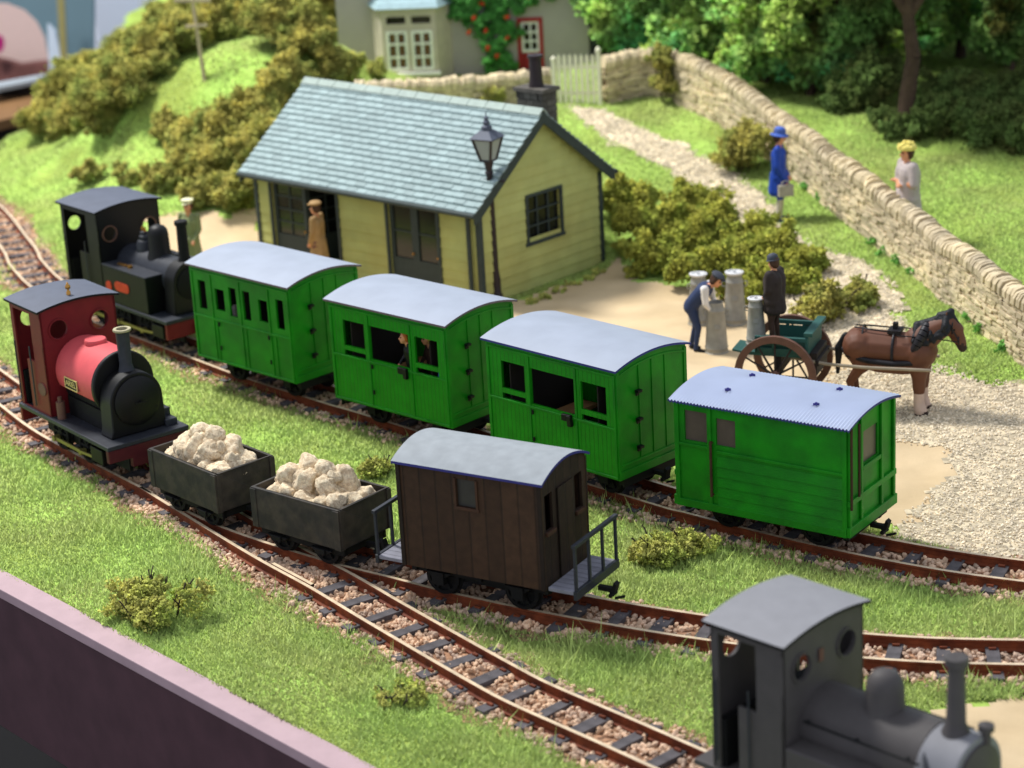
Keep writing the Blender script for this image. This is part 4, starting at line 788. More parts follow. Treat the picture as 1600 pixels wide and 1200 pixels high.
for s in (-1, 1): b = MB(); b.box(.47, 1.5, *sorted((s * .66, s * .36)), zf, 1.36); b.build('side_tank', 'loco grey', t, bevel=.02); b = MB(); b.box(2.0, 2.4, *sorted((s * .6, s * .36)), zf, 1.2); b.build('sand_box', 'loco grey light', t, bevel=.02)
# ------------------------------------------------------------------ station building
SX, SY, SH = -1.534, 43.13, -.761; SL, SW, SE, SR = 6.70, 4.0, 2.0, 3.53
t = thing('station_building', 'yellow weatherboarded station building with grey green slate roof', 'building', (SX, SY, .1), SH)
Lb, Wb = SL - .40, SW - .52; z0 = 0; e = SE - .16; hx = lambda x: x + Lb / 2
D1, D2, WN = (-2.68, -.74), (.72, 2.06), (-.40, .54)
b = MB(); b.wall((-Lb / 2, -Wb / 2, 0), (1, 0, 0), (0, -1, 0), Lb, z0, e, .09, [(hx(D1[0]), hx(D1[1]), .02, 1.78), (hx(D2[0]), hx(D2[1]), .02, 1.80)]); b.build('front_wall', 'cream wall', t)
b = MB(); b.wall((-Lb / 2, Wb / 2, 0), (1, 0, 0), (0, 1, 0), Lb, z0, e, .09, []); b.build('rear_wall', 'cream wall', t)
slope = (SR - SE) / (SW / 2); rz_ = lambda y: SR - .1 - abs(y) * slope - .16
for s in (-1, 1):
    b = MB(); x = s * Lb / 2; xa, xb = sorted((x, x - s * .09)); b.wall((x, -Wb / 2 + .09, 0), (0, 1, 0), (s, 0, 0), Wb - .18, z0, e, .09, [(WN[0] + Wb / 2 - .09, WN[1] + Wb / 2 - .09, .92, 1.80)] if s > 0 else [])
    b.prism([(-Wb / 2, e), (Wb / 2, e), (Wb / 2, rz_(Wb / 2)), (0, rz_(0)), (-Wb / 2, rz_(Wb / 2))], 'X', xa, xb); b.build('gable_wall', 'cream wall', t)
# the boarding as real overlapping boards
def boards(name, segs, U, N, O):
    b = MB(); U = np.array(U, float); N = np.array(N, float); O = np.array(O, float)
    for u0, u1, z_ in segs:
        vs = []
        for u in (u0, u1): vs += [O + U * u + N * d + np.array([0, 0, z]) for d, z in ((.002, z_), (.026, z_), (.006, z_ + .198), (.002, z_ + .198))]
        b.add(vs, [(0, 1, 2, 3), (7, 6, 5, 4), (0, 4, 5, 1), (1, 5, 6, 2), (2, 6, 7, 3), (3, 7, 4, 0)])
    return b.build(name, 'cream board', t)
dm('cream board', (178, 184, 114), rough=.75, var=.08, scale=2.5, island=.05, col2=s2l((158, 146, 80)), c2scale=.8, c2amt=.22)
segs = []
for k in range(9):
    z_ = k * .2
    if z_ + .19 > e: continue
    for q in range(3): segs.append((q, (-Lb / 2, D1[1] + .06, D2[1] + .06)[q], (D1[0] - .06, D2[0] - .06, Lb / 2)[q], z_))
for q in range(3): boards('front_boarding', [g_[1:] for g_ in segs if g_[0] == q], (1, 0, 0), (0, -1, 0), (0, -Wb / 2, 0))
segs = []
for k in range(17):
    z_ = k * .2; half = Wb / 2 if z_ + .2 < e + .15 else max(0, (SR - .16 - .1 - z_ - .2) / slope)
    if half < .1: continue
    if .9 < z_ + .1 < 1.85: segs += [(-half, WN[0] - .05, z_), (WN[1] + .05, half, z_)]
    else: segs += [(-half, half, z_)]
boards('gable_boarding', segs, (0, 1, 0), (1, 0, 0), (Lb / 2, 0, 0))
for y in (-Wb / 2, Wb / 2): b = MB(); b.box(Lb / 2 - .06, Lb / 2 + .045, y - (.045 if y < 0 else .06), y + (.06 if y < 0 else .045), 0, e + .02); b.build('corner_board', 'dark green trim', t, bevel=.008)
b = MB(); b.box(-Lb / 2 - .045, -Lb / 2 + .06, -Wb / 2 - .045, -Wb / 2 + .06, 0, e); b.build('corner_board', 'dark green trim', t, bevel=.008)
b = MB(); b.cyl((Lb / 2 - .2, -Wb / 2 - .09, 0), (Lb / 2 - .2, -Wb / 2 - .09, e), .045, n=10); b.build('downpipe', 'dark green trim', t, smooth=40)
# roof: underlay, individual slates, ridge, gutter, bargeboards
th = math.atan(slope); sl = math.hypot(SW / 2, SR - SE)
for s in (-1, 1):
    b = MB(); b.prism([(0, SR - .1 - .11), (0, SR - .1 - .04), (s * SW / 2, SE - .1 - .04), (s * SW / 2, SE - .1 - .11)], 'X', -SL / 2 + .03, SL / 2 - .03); b.build('roof_boarding', 'slate underlay', t)
    b = MB(); rows = 17; cols = 25; dr = sl / rows; cw = (SL) / cols
    for r in range(rows):
        for c in range(cols + (r % 2)):
            u0 = -SL / 2 + (c - (.5 if r % 2 else 0)) * cw; u1 = min(u0 + cw - .012, SL / 2); u0 = max(u0, -SL / 2)
            if u1 - u0 < .03: continue
            d0 = r * dr; d1 = d0 + dr * 1.25 + random.uniform(-.006, .006); lift = random.uniform(-.003, .004)
            def P(d, h): return (s * d * math.cos(th), SR - .1 - d * math.sin(th) + h * 1.0)
            y0, za = P(d0, -.035 + lift); y1, zb_ = P(min(d1, sl + .04), .018 + lift)
            b.add([(u0, y0, za), (u1, y0, za), (u1, y1, zb_), (u0, y1, zb_), (u0, y1, zb_ - .045), (u1, y1, zb_ - .045)], [(0, 1, 2, 3), (3, 2, 5, 4), (0, 3, 4), (1, 5, 2)])
    b.build('roof', 'slates', t, weld=False)
    b = MB(); b.tube([(-SL / 2, s * (SW / 2 + .05), SE - .17), (SL / 2, s * (SW / 2 + .05), SE - .17)], .05, 10); b.build('gutter', 'dark green trim', t, smooth=40)
b = MB()
for k in range(14): x0 = -SL / 2 + k * SL / 14; b.prism([(-.13, SR - .16), (0, SR - .045), (.13, SR - .16), (.1, SR - .17), (0, SR - .08), (-.1, SR - .17)], 'X', x0, x0 + SL / 14 - .012)
b.build('ridge', 'ridge tile', t, bevel=.006)
for x in (SL / 2 - .01, -SL / 2 + .01):
    b = MB(); s_ = 1 if x > 0 else -1
    for s in (-1, 1): b.prism([(0, SR - .1 - .02), (s * (SW / 2 + .02), SE - .1 - .035), (s * (SW / 2 + .02), SE - .1 - .24), (s * (SW / 2 - .1), SE - .1 - .19), (0, SR - .1 - .24)], 'X', *sorted((x, x - s_ * .045)))
    b.build('bargeboard', 'dark green trim', t, bevel=.006)
def frame(parent, name, O, U, N, u0, u1, z0, z1, w, d, m):
    b = MB(); U = np.array(U, float); N = np.array(N, float); O = np.array(O, float)
    def bar(ua, ub, za, zb_): b.obox(O + U * (ua + ub) / 2 + N * d / 2 + np.array([0, 0, (za + zb_) / 2]), U * (ub - ua), N * (d + .01), (0, 0, zb_ - za))
    bar(u0 - w, u0, z0, z1 + w); bar(u1, u1 + w, z0, z1 + w); bar(u0, u1, z1, z1 + w); return b, bar
b, bar = frame(t, 'f', (0, -Wb / 2, 0), (1, 0, 0), (0, -1, 0), D1[0], D1[1], 0.02, 1.78, .07, .04, 0); b.build('door_frame', 'dark green trim', t, bevel=.006)
b, bar = frame(t, 'f', (0, -Wb / 2, 0), (1, 0, 0), (0, -1, 0), D2[0], D2[1], 0.02, 1.80, .07, .04, 0); b.build('door_frame', 'dark green trim', t, bevel=.006)
b, bar = frame(t, 'f', (Lb / 2, 0, 0), (0, 1, 0), (1, 0, 0), WN[0], WN[1], .92, 1.80, .06, .04, 0); bar(WN[0] - .1, WN[1] + .1, .85, .92); wf = b.build('window_frame', 'dark green trim', t, bevel=.006)
b = MB(); x = Lb / 2 - .03
for i in range(1, 3): y = WN[0] + (WN[1] - WN[0]) * i / 3; b.box(x - .012, x + .012, y - .016, y + .016, .92, 1.80)
for i in range(1, 3): z = .92 + .88 * i / 3; b.box(x - .0125, x + .0125, WN[0], WN[1], z - .014, z + .014)
b.build('glazing_bar', 'dark green trim', wf); b = MB(); b.box(x - .03, x - .024, WN[0], WN[1], .92, 1.80); b.build('pane', 'dark glass', wf)
def leaf(x0, x1, z1, y, rows, cols, ang=0):
    w = x1 - x0; b = MB(); zl = .62
    b.wall((0, 0, 0), (1, 0, 0), (0, -1, 0), w, .02, z1, .04, [(.09, w - .09, zl, z1 - .1)]); 
    for i in range(1, cols): u = .09 + (w - .18) * i / cols; b.box(u - .014, u + .014, .008, .03, zl, z1 - .1)
    for i in range(1, rows): z = zl + (z1 - .1 - zl) * i / rows; b.box(.09, w - .09, .009, .029, z - .014, z + .014)
    o = b.build('door', 'dark green trim', t); o.location = (x0, y, 0); o.rotation_euler = (0, 0, ang); b = MB(); b.box(.09, w - .09, .03, .034, zl, z1 - .1); b.build('pane', 'dark glass', o); b = MB(); b.cyl((w - .05, -.0, .75), (w - .05, -.04, .75), .02, n=8); b.build('handle', 'brass', o); return o
m1 = (D1[0] + D1[1]) / 2
leaf(D1[0], m1, 1.78, -Wb / 2 + .03, 4, 2); leaf(m1, D1[1], 1.78, -Wb / 2 + .05, 4, 2, 1.45); leaf(D2[0], (D2[0] + D2[1]) / 2, 1.8, -Wb / 2 + .03, 2, 1); leaf((D2[0] + D2[1]) / 2, D2[1], 1.8, -Wb / 2 + .03, 2, 1)
b = MB(); b.box(-Lb / 2 + .1, Lb / 2 - .1, -Wb / 2 + .1, Wb / 2 - .1, -.02, .02); b.build('inner_floor', 'dark interior', t)
b = MB()
for i in range(8):                                                     # chimney stack of brick courses behind the ridge
    z = 2.5 + i * .1 * 1.35
    for k in range(3):
        for (ax, ay) in ((0, -1), (0, 1)): b.box(2.15 + k * .19 - (.08 if i % 2 else 0), 2.15 + k * .19 + .175 - (.08 if i % 2 else 0), *sorted((.62 + .22 + ay * .22, .62 + .22 + ay * .14)), z, z + .122)
        for ax in (-1, 1): b.box(*sorted((2.42 + ax * .33, 2.42 + ax * .25)), .62 + k * .147, .62 + k * .147 + .135, z + (.001), z + .121)
b.box(2.12, 2.72, .66, 1.02, 2.2, 3.56); b.box(2.04, 2.80, .58, 1.10, 3.585, 3.66); b.build('chimney_stack', 'brick dark', t, weld=False)
b = MB(); b.lathe([(.15, 3.66), (.13, 3.8), (.12, 4.2), (.15, 4.22), (.15, 4.28), (.1, 4.29), (.0001, 4.25)], (2.42, .84, 0), 18); b.build('chimney_pot', 'lamp iron', t, smooth=40)
# ------------------------------------------------------------------ lamp post
lp = at(776, 470, .1); t = thing('lamp_post', 'tall dark iron lamp post with glazed square lantern beside the station corner', 'lamp post', (lp[0], lp[1], .1), -.55)
b = MB(); b.lathe([(.13, 0), (.13, .12), (.1, .16), (.1, .42), (.09, .5), (.075, .6), (.066, 1.6), (.058, 2.45), (.085, 2.5), (.06, 2.54), (.085, 2.66), (.1, 2.72), (.04, 2.74)], (0, 0, 0), 20); b.build('post', 'lamp iron', t, smooth=40)
b = MB(); b.cyl((0, 0, 2.36), (.3, 0, 2.36), .016, n=8); b.sphere((.3, 0, 2.36), .03, 6); b.cyl((0, 0, 2.36), (-.12, 0, 2.36), .016, n=8); b.build('ladder_bar', 'lamp iron', t)
zb_, zt_ = 2.74, 3.16; rb, rt = .105, .205
b = MB()
for i in range(4):
    a = PI / 4 + i * PI / 2; a2 = a + PI / 2; q = 2 ** .5; b.cyl((rb * q * math.cos(a), rb * q * math.sin(a), zb_), (rt * q * math.cos(a), rt * q * math.sin(a), zt_), .027, n=6)
    for r_, z in ((rb, zb_), (rt, zt_)): b.cyl((r_ * q * math.cos(a), r_ * q * math.sin(a), z), (r_ * q * math.cos(a2), r_ * q * math.sin(a2), z), .02, n=6)
b.build('lantern_frame', 'lamp iron', t)
b = MB(); q = 2 ** .5; vs = [(r_ * .97 * q * math.cos(PI / 4 + i * PI / 2), r_ * .97 * q * math.sin(PI / 4 + i * PI / 2), z) for r_, z in ((rb, zb_), (rt, zt_)) for i in range(4)]; b.add(vs, [(0, 1, 5, 4), (1, 2, 6, 5), (2, 3, 7, 6), (3, 0, 4, 7), (3, 2, 1, 0), (4, 5, 6, 7)]); b.build('lantern_glass', 'lamp glass', t)
b = MB(); vs = [(r_ * q * math.cos(PI / 4 + i * PI / 2), r_ * q * math.sin(PI / 4 + i * PI / 2), z) for r_, z in ((.255, zt_ + .01), (.1, zt_ + .15)) for i in range(4)]; b.add(vs, [(0, 1, 5, 4), (1, 2, 6, 5), (2, 3, 7, 6), (3, 0, 4, 7), (3, 2, 1, 0), (4, 5, 6, 7)])
b.lathe([(.1, zt_ + .15), (.1, zt_ + .22), (.05, zt_ + .25), (.07, zt_ + .3), (.04, zt_ + .34), (.05, zt_ + .38), (.012, zt_ + .42), (.008, zt_ + .5)], (0, 0, 0), 12); b.build('lantern_roof', 'cab roof slate', t, bevel=.006)
# ------------------------------------------------------------------ dry stone walls
def stone_wall(line, label, H=.85, cop=.26, th=.34, step=.24):
    P = np.array(line, float); s = np.concatenate([[0], np.cumsum(np.linalg.norm(np.diff(P, axis=0), axis=1))]); Ln = s[-1]
    def at_(u): return np.array([np.interp(u, s, P[:, 0]), np.interp(u, s, P[:, 1])])
    c0 = at_(Ln / 2); t = thing('stone_wall', label, 'stone wall', (c0[0], c0[1], gz(*c0))); org = np.array([c0[0], c0[1], gz(*c0)])
    def fr_(u):
        a, b_ = at_(max(u - .3, 0)), at_(min(u + .3, Ln)); T = (b_ - a) / np.linalg.norm(b_ - a); p = at_(u); z = np.mean([gz(*at_(np.clip(u + k, 0, Ln))) for k in (-.6, -.3, 0, .3, .6)]); z2 = np.mean([gz(*at_(np.clip(u + .1 + k, 0, Ln))) for k in (-.6, -.3, 0, .3, .6)]); return p, T, np.array([-T[1], T[0]]), z, (z2 - z) / .1
    b = MB(); z = 0; hcap = H
    while z < H:
        ch = random.uniform(.045, .08); u = random.uniform(-.1, 0)
        while u < Ln:
            w = random.uniform(.14, .36); um = np.clip(u + w / 2, 0, Ln); p, T, N, g0, sl_ = fr_(um); wob = math.sin(um * .9) * .03 + math.sin(um * 2.3) * .02
            for s_ in (-1, 1):
                off = th / 2 * (1 - .12 * z / H) - .07 + random.uniform(-.02, .025); c = np.array([*(p + N * s_ * off), g0 + z + ch / 2 - .05 + wob]) - org
                b.obox(c, (T[0] * (w - .015), T[1] * (w - .015), sl_ * (w - .015) + random.uniform(-.01, .01)), (N[0] * .16, N[1] * .16, 0), (0, 0, ch - .012), 0, .012)
            u += w
        z += ch
    b.build('stonework', 'stone', t, weld=False)
    b = MB(); u = 0
    while u < Ln - .2:
        p, T, N, g0, sl_ = fr_(u + .15); b.obox(np.array([*p, g0 + H / 2 - .1]) - org, (T[0] * .4, T[1] * .4, sl_ * .4), (N[0] * (th - .16), N[1] * (th - .16), 0), (0, 0, H)); u += .3
    b.build('rubble_core', 'wall core', t, weld=False)
    b = MB(); u = 0
    while u < Ln:
        w = random.uniform(.05, .085); p, T, N, g0, sl_ = fr_(u); wob = math.sin(u * .9) * .03 + math.sin(u * 2.3) * .02; h_ = cop * random.uniform(.8, 1.12); ln = random.uniform(-.12, .12) + .18
        c = np.array([*p, g0 + H + h_ / 2 - .06 + wob]) - org; n = 7; hw = (th + .04) / 2 * random.uniform(.9, 1.1); poly = []
        prof = [(-hw, -h_ / 2), (-hw * 1.02, 0), (-hw * .75, h_ * .36), (-hw * .2, h_ * .5), (hw * .4, h_ * .48), (hw * .85, h_ * .25), (hw, -.1 * h_), (hw, -h_ / 2)]
        vs = []
        for e_ in (-.5, .5):
            for a, z_ in prof: q = N * a; vs.append(c + np.array([q[0] + T[0] * (w * e_ * .9 + z_ * ln), q[1] + T[1] * (w * e_ * .9 + z_ * ln), z_ + random.uniform(-.008, .008)]))
        m_ = len(prof); b.add(vs, [tuple(range(m_)), tuple(range(m_, 2 * m_))[::-1]] + [(i, m_ + i, m_ + (i + 1) % m_, (i + 1) % m_) for i in range(m_)]); u += w
    b.build('coping', 'stone', t, weld=False)
    return t
W1 = [tuple(atg(*q)[:2]) for q in ((1064, 158), (1110, 182), (1160, 212), (1215, 252), (1275, 297), (1340, 352), (1390, 392), (1440, 428), (1490, 473), (1545, 517), (1600, 560), (1690, 625))]
stone_wall(W1, 'long buff dry stone wall running down from the garden corner past the two women', H=.95)
W2 = [tuple(atg(*q)[:2]) for q in ((946, 160), (1000, 148), (1060, 150))]
stone_wall(W2, 'short stretch of dry stone wall between the picket gate and the shrub on the corner')
W3 = [tuple(atg(*q)[:2]) for q in ((560, 180), (640, 180), (740, 173), (858, 156))]
stone_wall(W3, 'low dry stone garden wall between the cottage and the station roof', H=.60)
# ------------------------------------------------------------------ picket gate
ga, gb = atg(868, 163), atg(938, 165); d = gb - ga; gl = np.hypot(d[0], d[1]); t = thing('picket_gate', 'white picket gate in the garden wall beside the cottage', 'gate', ((ga + gb) / 2), math.atan2(d[1], d[0]))
for x in (-gl / 2, gl / 2):
    b = MB(); b.box(-.05, .05, -.05, .05, 0, 1.3 if x > 0 else 1.1); b.lathe([(.07, 1.3 if x > 0 else 1.1), (.06, 1.36 if x > 0 else 1.15), (.001, 1.42 if x > 0 else 1.2)], (0, 0, 0), 8); o = b.build('gate_post', 'gate paint', t, bevel=.008); o.location = (x, 0, -.05)
for k in range(7):
    x = -gl / 2 + gl * (k + 1) / 8; b = MB(); b.prism([(-.04, 0), (.04, 0), (.04, 1.08), (0, 1.15), (-.04, 1.08)], 'Y', -.012, .012); o = b.build('picket', 'gate paint', t); o.location = (x, -.03, .05)
for z in (.25, .85): b = MB(); b.box(-gl / 2, gl / 2, -.012, .02, z, z + .07); b.build('rail', 'gate paint', t)
# ------------------------------------------------------------------ cottage
ca, cb = at(533, 118, 1.9), at(922, 105, 1.9); d = cb - ca; cl = float(np.hypot(d[0], d[1])); hh_ = math.atan2(d[1], d[0]); t = thing('cottage', 'grey rendered cottage with white bay window and red door behind the garden wall', 'cottage', (ca + cb) / 2, hh_)
pu = cl / 389.0; ux = lambda px: (px - 533) * pu - cl / 2
dh = (ux(812), ux(852)); bh = 1.22
b = MB(); b.wall((-cl / 2, 0, 0), (1, 0, 0), (0, -1, 0), cl, -1.0, 3.6, .25, [(dh[0] + cl / 2, dh[1] + cl / 2, -.02, 1.28)]); b.box(-cl / 2, -cl / 2 + .25, .25, 4, -1, 3.6); b.box(cl / 2 - .25, cl / 2, .25, 4, -1, 3.6); b.box(-cl / 2, cl / 2, 4, 4.25, -1, 3.6); b.build('wall', 'cottage render', t)
b = MB(); b.prism([(-.35, 3.5), (2.1, 5.3), (4.6, 3.5), (4.6, 3.35), (2.1, 5.15), (-.35, 3.35)], 'X', -cl / 2 - .2, cl / 2 + .2); b.build('roof', 'blue slate', t)
# bay
bx0, bx1 = ux(608), ux(692); bw = bx1 - bx0
b = MB(); b.wall((bx0, -.55, 0), (1, 0, 0), (0, -1, 0), bw, -.9, 1.75, .1, [(.1, bw / 2 - .05, .18, 1.15), (bw / 2 + .05, bw - .1, .18, 1.15), (.12, bw / 2 - .07, 1.32, 1.5), (bw / 2 + .07, bw - .12, 1.32, 1.5)]); bx = b
for s, x in ((-1, bx0), (1, bx1)): b.add([(x, -.55, -.9), (x + s * .30, 0, -.9), (x + s * .30, 0, 1.75), (x, -.55, 1.75)], [(0, 1, 2, 3)]); 
b.build('bay_window', 'cottage stone trim', t)
b = MB(); b.box(bx0 - .06, bx1 + .06, -.66, -.52, .06, .13); b.build('window_sill', 'white paint', t, bevel=.01)
b = MB(); b.add([(bx0 - .10, -.72, 1.72), (bx1 + .10, -.72, 1.72), (bx1 + .42, .02, 1.74), (bx0 - .42, .02, 1.74), (bx0 + .15, -.01, 2.3), (bx1 - .15, -.01, 2.3)], [(0, 1, 5, 4), (0, 4, 3), (1, 2, 5), (0, 3, 2, 1), (3, 4, 5, 2)]); b.build('bay_roof', 'blue slate', t)
for k in range(2):
    x0 = bx0 + (.1 if k == 0 else bw / 2 + .05); x1 = bx0 + (bw / 2 - .05 if k == 0 else bw - .1); b = MB(); fw = .065
    b.box(x0, x0 + fw, -.57, -.50, .18, 1.15); b.box(x1 - fw, x1, -.57, -.50, .18, 1.15); b.box(x0 + fw, x1 - fw, -.57, -.50, .18, .18 + fw); b.box(x0 + fw, x1 - fw, -.57, -.50, 1.15 - fw, 1.15)
    xm = (x0 + x1) / 2; b.box(xm - .03, xm + .03, -.56, -.51, .2, 1.1); [b.box(x0 + fw, x1 - fw, -.561, -.511, z - .025, z + .025) for z in (.18 + .97 / 3, .18 + 2 * .97 / 3)]; w_ = b.build('casement', 'white paint', t)
    b = MB(); b.box(x0 + .02, x1 - .02, -.49, -.485, .2, 1.13); b.build('pane', 'dark glass', w_); b = MB(); [b.box(x - .02, x + .03, -.505, -.492, .2, 1.13) for x in (x0 + .14, xm + .1)]; b.build('curtain', 'orange window', w_)
b = MB(); b.box(bx0 + .12, bx0 + bw - .12, -.49, -.485, 1.3, 1.52); b.build('fanlight_pane', 'dark glass', t)
b = MB(); b.box(dh[0], dh[0] + .1, -.03, .12, 0, 1.28); b.box(dh[1] - .1, dh[1], -.03, .12, 0, 1.28); b.box(dh[0] + .1, dh[1] - .1, -.03, .12, 1.18, 1.28); b.build('door_frame', 'red door', t, bevel=.01)
b = MB(); b.box(dh[0] + .1, dh[1] - .1, .05, .1, 0, .42); dr_ = b.build('door', 'red door', t); w0, w1 = dh[0] + .1, dh[1] - .1
b = MB(); b.box(w0, w0 + .06, .02, .09, .42, 1.18); b.box(w1 - .06, w1, .02, .09, .42, 1.18); b.box(w0 + .06, w1 - .06, .02, .09, .42, .48); b.box(w0 + .06, w1 - .06, .02, .09, 1.12, 1.18); xm = (w0 + w1) / 2; b.box(xm - .02, xm + .02, .03, .08, .48, 1.12); [b.box(w0 + .06, w1 - .06, .031, .079, z - .02, z + .02) for z in (.69, .91)]; b.build('door_glazing', 'white paint', dr_); b = MB(); b.box(w0, w1, .1, .105, .42, 1.18); b.build('pane', 'dark glass', dr_)
# ------------------------------------------------------------------ way post on the hill
pb = atg(320, 125); t = thing('signpost', 'pale wooden post with two short arms standing among the gorse on the bank', 'post', pb)
b = MB(); b.cyl((0, 0, -.1), (-.1, 0, 1.9), .05, .04, n=10); b.build('post', 'pole wood', t, smooth=40)
for z, w_, a in ((1.86, .42, .3), (1.28, .26, -.2)): b = MB(); b.box(-w_, w_, -.03, .03, -.035, .035); o = b.build('arm', 'pole wood', t); o.location = (-.1 * z / 1.9, -.03, z); o.rotation_euler = (0, a * .3, a)
# ------------------------------------------------------------------ beyond the layout
def vpanel(name, pxs, dep, th_, m, label, cat, parent=None):
    """upright board standing dep metres away, outline given where it shows in the photo"""
    q = [deep(a, b_, dep) for a, b_ in pxs]; c = np.mean(q, 0); y = c[1]
    pl = [(np.array([0, 0, CH]) + ray(a, b_) * (y / ray(a, b_)[1])) for a, b_ in pxs]; c = np.mean(pl, 0); b = MB(); b.prism([(p[0] - c[0], p[2] - c[2]) for p in pl], 'Y', 0, th_); o = b.build(name, m, parent); o.location = (c[0], y, c[2]); 
    if label: tag(o, label, cat)
    return o
arch = [(-60, -40), (168, -40), (150, 60), (140, 150), (90, 140), (78, 116), (74, 90), (72, 60), (60, 35), (40, 16), (15, 6), (-10, 4), (-40, 20), (-60, 40)]
vpanel('arched_panel', [(146, -40), (-80, -40), (-80, 150), (-40, 150), (-44, 60), (-30, 20), (-8, 4), (12, 5), (38, 15), (58, 34), (70, 58), (76, 90), (78, 122), (78, 150), (146, 150)], 82, .4, 'grey green panel', 'grey green panel with a large arched opening far behind the bank', 'panel')
vpanel('opening_edge', [(74, 38), (86, 50), (93, 80), (97, 118), (78, 124), (76, 90)], 81.6, .3, 'white panel', 'pale blue white strip along the right side of the arched opening', 'panel')
vpanel('mustard_post', [(88, -20), (99, -20), (105, 110), (95, 110)], 80.5, .2, 'mustard post', 'thin mustard coloured upright in front of the grey green panel', 'post')
vpanel('pink_partition', [(-150, -60), (140, -60), (140, 104), (60, 101), (30, 104), (10, 98), (-150, 80)], 92, .3, 'pink panel', 'pale pink partition seen through the arched opening', 'panel')
vpanel('model_hillside', [(-120, 70), (10, 96), (30, 102), (60, 98), (120, 96), (120, 150), (-120, 150)], 90, .6, 'maroon soil', 'mottled maroon scenery strip below the pink partition', 'scenery')
vpanel('magenta_disc', [(-8, 54), (3, 58), (6, 68), (3, 80), (-8, 84)], 89, .2, 'magenta', 'small magenta disc at the left edge of the arched opening', 'disc')
vpanel('white_screen', [(138, -60), (152, 52), (150, 120), (420, 120), (420, -60)], 96, .3, 'white panel', 'bright bluish white screen between the arched panel and the gorse', 'screen')
def slab(name, pxs, z, th_, m, label, cat):
    pl = [at(a, b_, z) for a, b_ in pxs]; c = np.mean(pl, 0); b = MB(); b.prism([(p[0] - c[0], p[1] - c[1]) for p in pl], 'Z', -th_, 0); o = b.build(name, m); o.location = c; return tag(o, label, cat)
slab('side_shelf', [(-80, 152), (100, 116), (100, 110), (-80, 142)], -.6, .14, 'shelf grey', 'thin pale shelf edge crossing below the arched opening', 'shelf')
slab('orange_board', [(-80, 206), (90, 168), (120, 120), (-80, 150)], -1.1, .3, 'orange board', 'orange brown wooden board lying past the end of the layout', 'board')
vpanel('dark_trestle', [(-80, 150), (100, 116), (100, 138), (-80, 168)], 70.5, .3, 'dark board', 'dark bearer beneath the pale shelf past the end of the layout', 'beam')
vpanel('gap_shadow_panel', [(-80, 226), (0, 192), (60, 164), (110, 140), (110, 200), (-80, 262)], 69, .3, 'dark board', 'dark panel standing in for the shadowed gap past the far left end of the layout', 'board')  # added dark panel: its colour stands in for shade in the open gap
b = MB(); n = 12
P0 = [(-9.5, 88), (0, 90), (12, 84), (26, 70), (34, 50)]
for (x0, y0), (x1, y1) in zip(P0[:-1], P0[1:]): b.add([(x0, y0, -3), (x1, y1, -3), (x1, y1, 22), (x0, y0, 22)], [(0, 1, 2, 3)]); b.add([(x0 * 1.01, y0 + .4, -3), (x1 * 1.01, y1 + .4, -3), (x1 * 1.01, y1 + .4, 22), (x0 * 1.01, y0 + .4, 22)], [(0, 1, 2, 3)])
o = b.build('sky', 'backdrop blue'); o['kind'] = 'structure'
# ------------------------------------------------------------------ figures: tapered capsules fused into one skin, coloured by nearest limb
def capsule_mesh(caps):
    b = MB()
    for a, c, ra, rb, mi in caps:
        a = np.array(a, float); c = np.array(c, float); L = np.linalg.norm(c - a); k = max(2, int(L / (min(ra, rb) * .35)) + 1) if L > 1e-4 else 1
        d = (c - a) / L if L > 1e-4 else np.array([0, 0, 1.]); u = np.cross(d, [0, 0, 1.]); u = u / np.linalg.norm(u) if np.linalg.norm(u) > 1e-3 else np.array([1., 0, 0]); w = np.cross(d, u); n = 12
        prof = [(-ra * math.cos(t), ra * math.sin(t)) for t in np.linspace(.15, PI / 2, 4)] + [(L + rb * math.sin(t), rb * math.cos(t)) for t in np.linspace(0, PI / 2 - .15, 4)]
        vs = [a + d * h + (u * math.cos(2 * PI * i / n) + w * math.sin(2 * PI * i / n)) * r for h, r in prof for i in range(n)]
        m = len(prof); b.add(vs, [(j * n + i, j * n + (i + 1) % n, (j + 1) * n + (i + 1) % n, (j + 1) * n + i) for j in range(m - 1) for i in range(n)] + [tuple(range(n))[::-1], tuple(range((m - 1) * n, m * n))])
    return b
def fuse(name, caps, mats, parent, voxel=.016, smooth=4):
    o = capsule_mesh(caps).build(name, mats, None, weld=False)
    bm = bmesh.new(); bm.from_mesh(o.data); bmesh.ops.recalc_face_normals(bm, faces=bm.faces); bm.to_mesh(o.data); bm.free()
    r = o.modifiers.new('r', 'REMESH'); r.mode = 'VOXEL'; r.voxel_size = voxel; sm = o.modifiers.new('s', 'SMOOTH'); sm.iterations = smooth; sm.factor = .5
    bpy.context.view_layer.update(); dg = bpy.context.evaluated_depsgraph_get(); me = bpy.data.meshes.new_from_object(o.evaluated_get(dg)); old = o.data; o.modifiers.clear(); o.data = me; bpy.data.meshes.remove(old); me.name = name
    me.materials.clear(); [me.materials.append(M[m]) for m in mats]
    n = len(me.polygons); c = np.empty(n * 3); me.polygons.foreach_get('center', c); c = c.reshape(-1, 3); best = np.full(n, 1e9); mi = np.zeros(n, int)
    for a, e, ra, rb, m in caps:
        a = np.array(a, float); e = np.array(e, float); d = e - a; L2 = max(d @ d, 1e-9); t = np.clip(((c - a) @ d) / L2, 0, 1); q = np.linalg.norm(c - (a + t[:, None] * d), axis=1) - (ra + (rb - ra) * t); k = q < best; best[k] = q[k]; mi[k] = m
    me.polygons.foreach_set('material_index', mi.astype(np.int32)); me.shade_smooth(); me.update(); o.parent = parent; return o
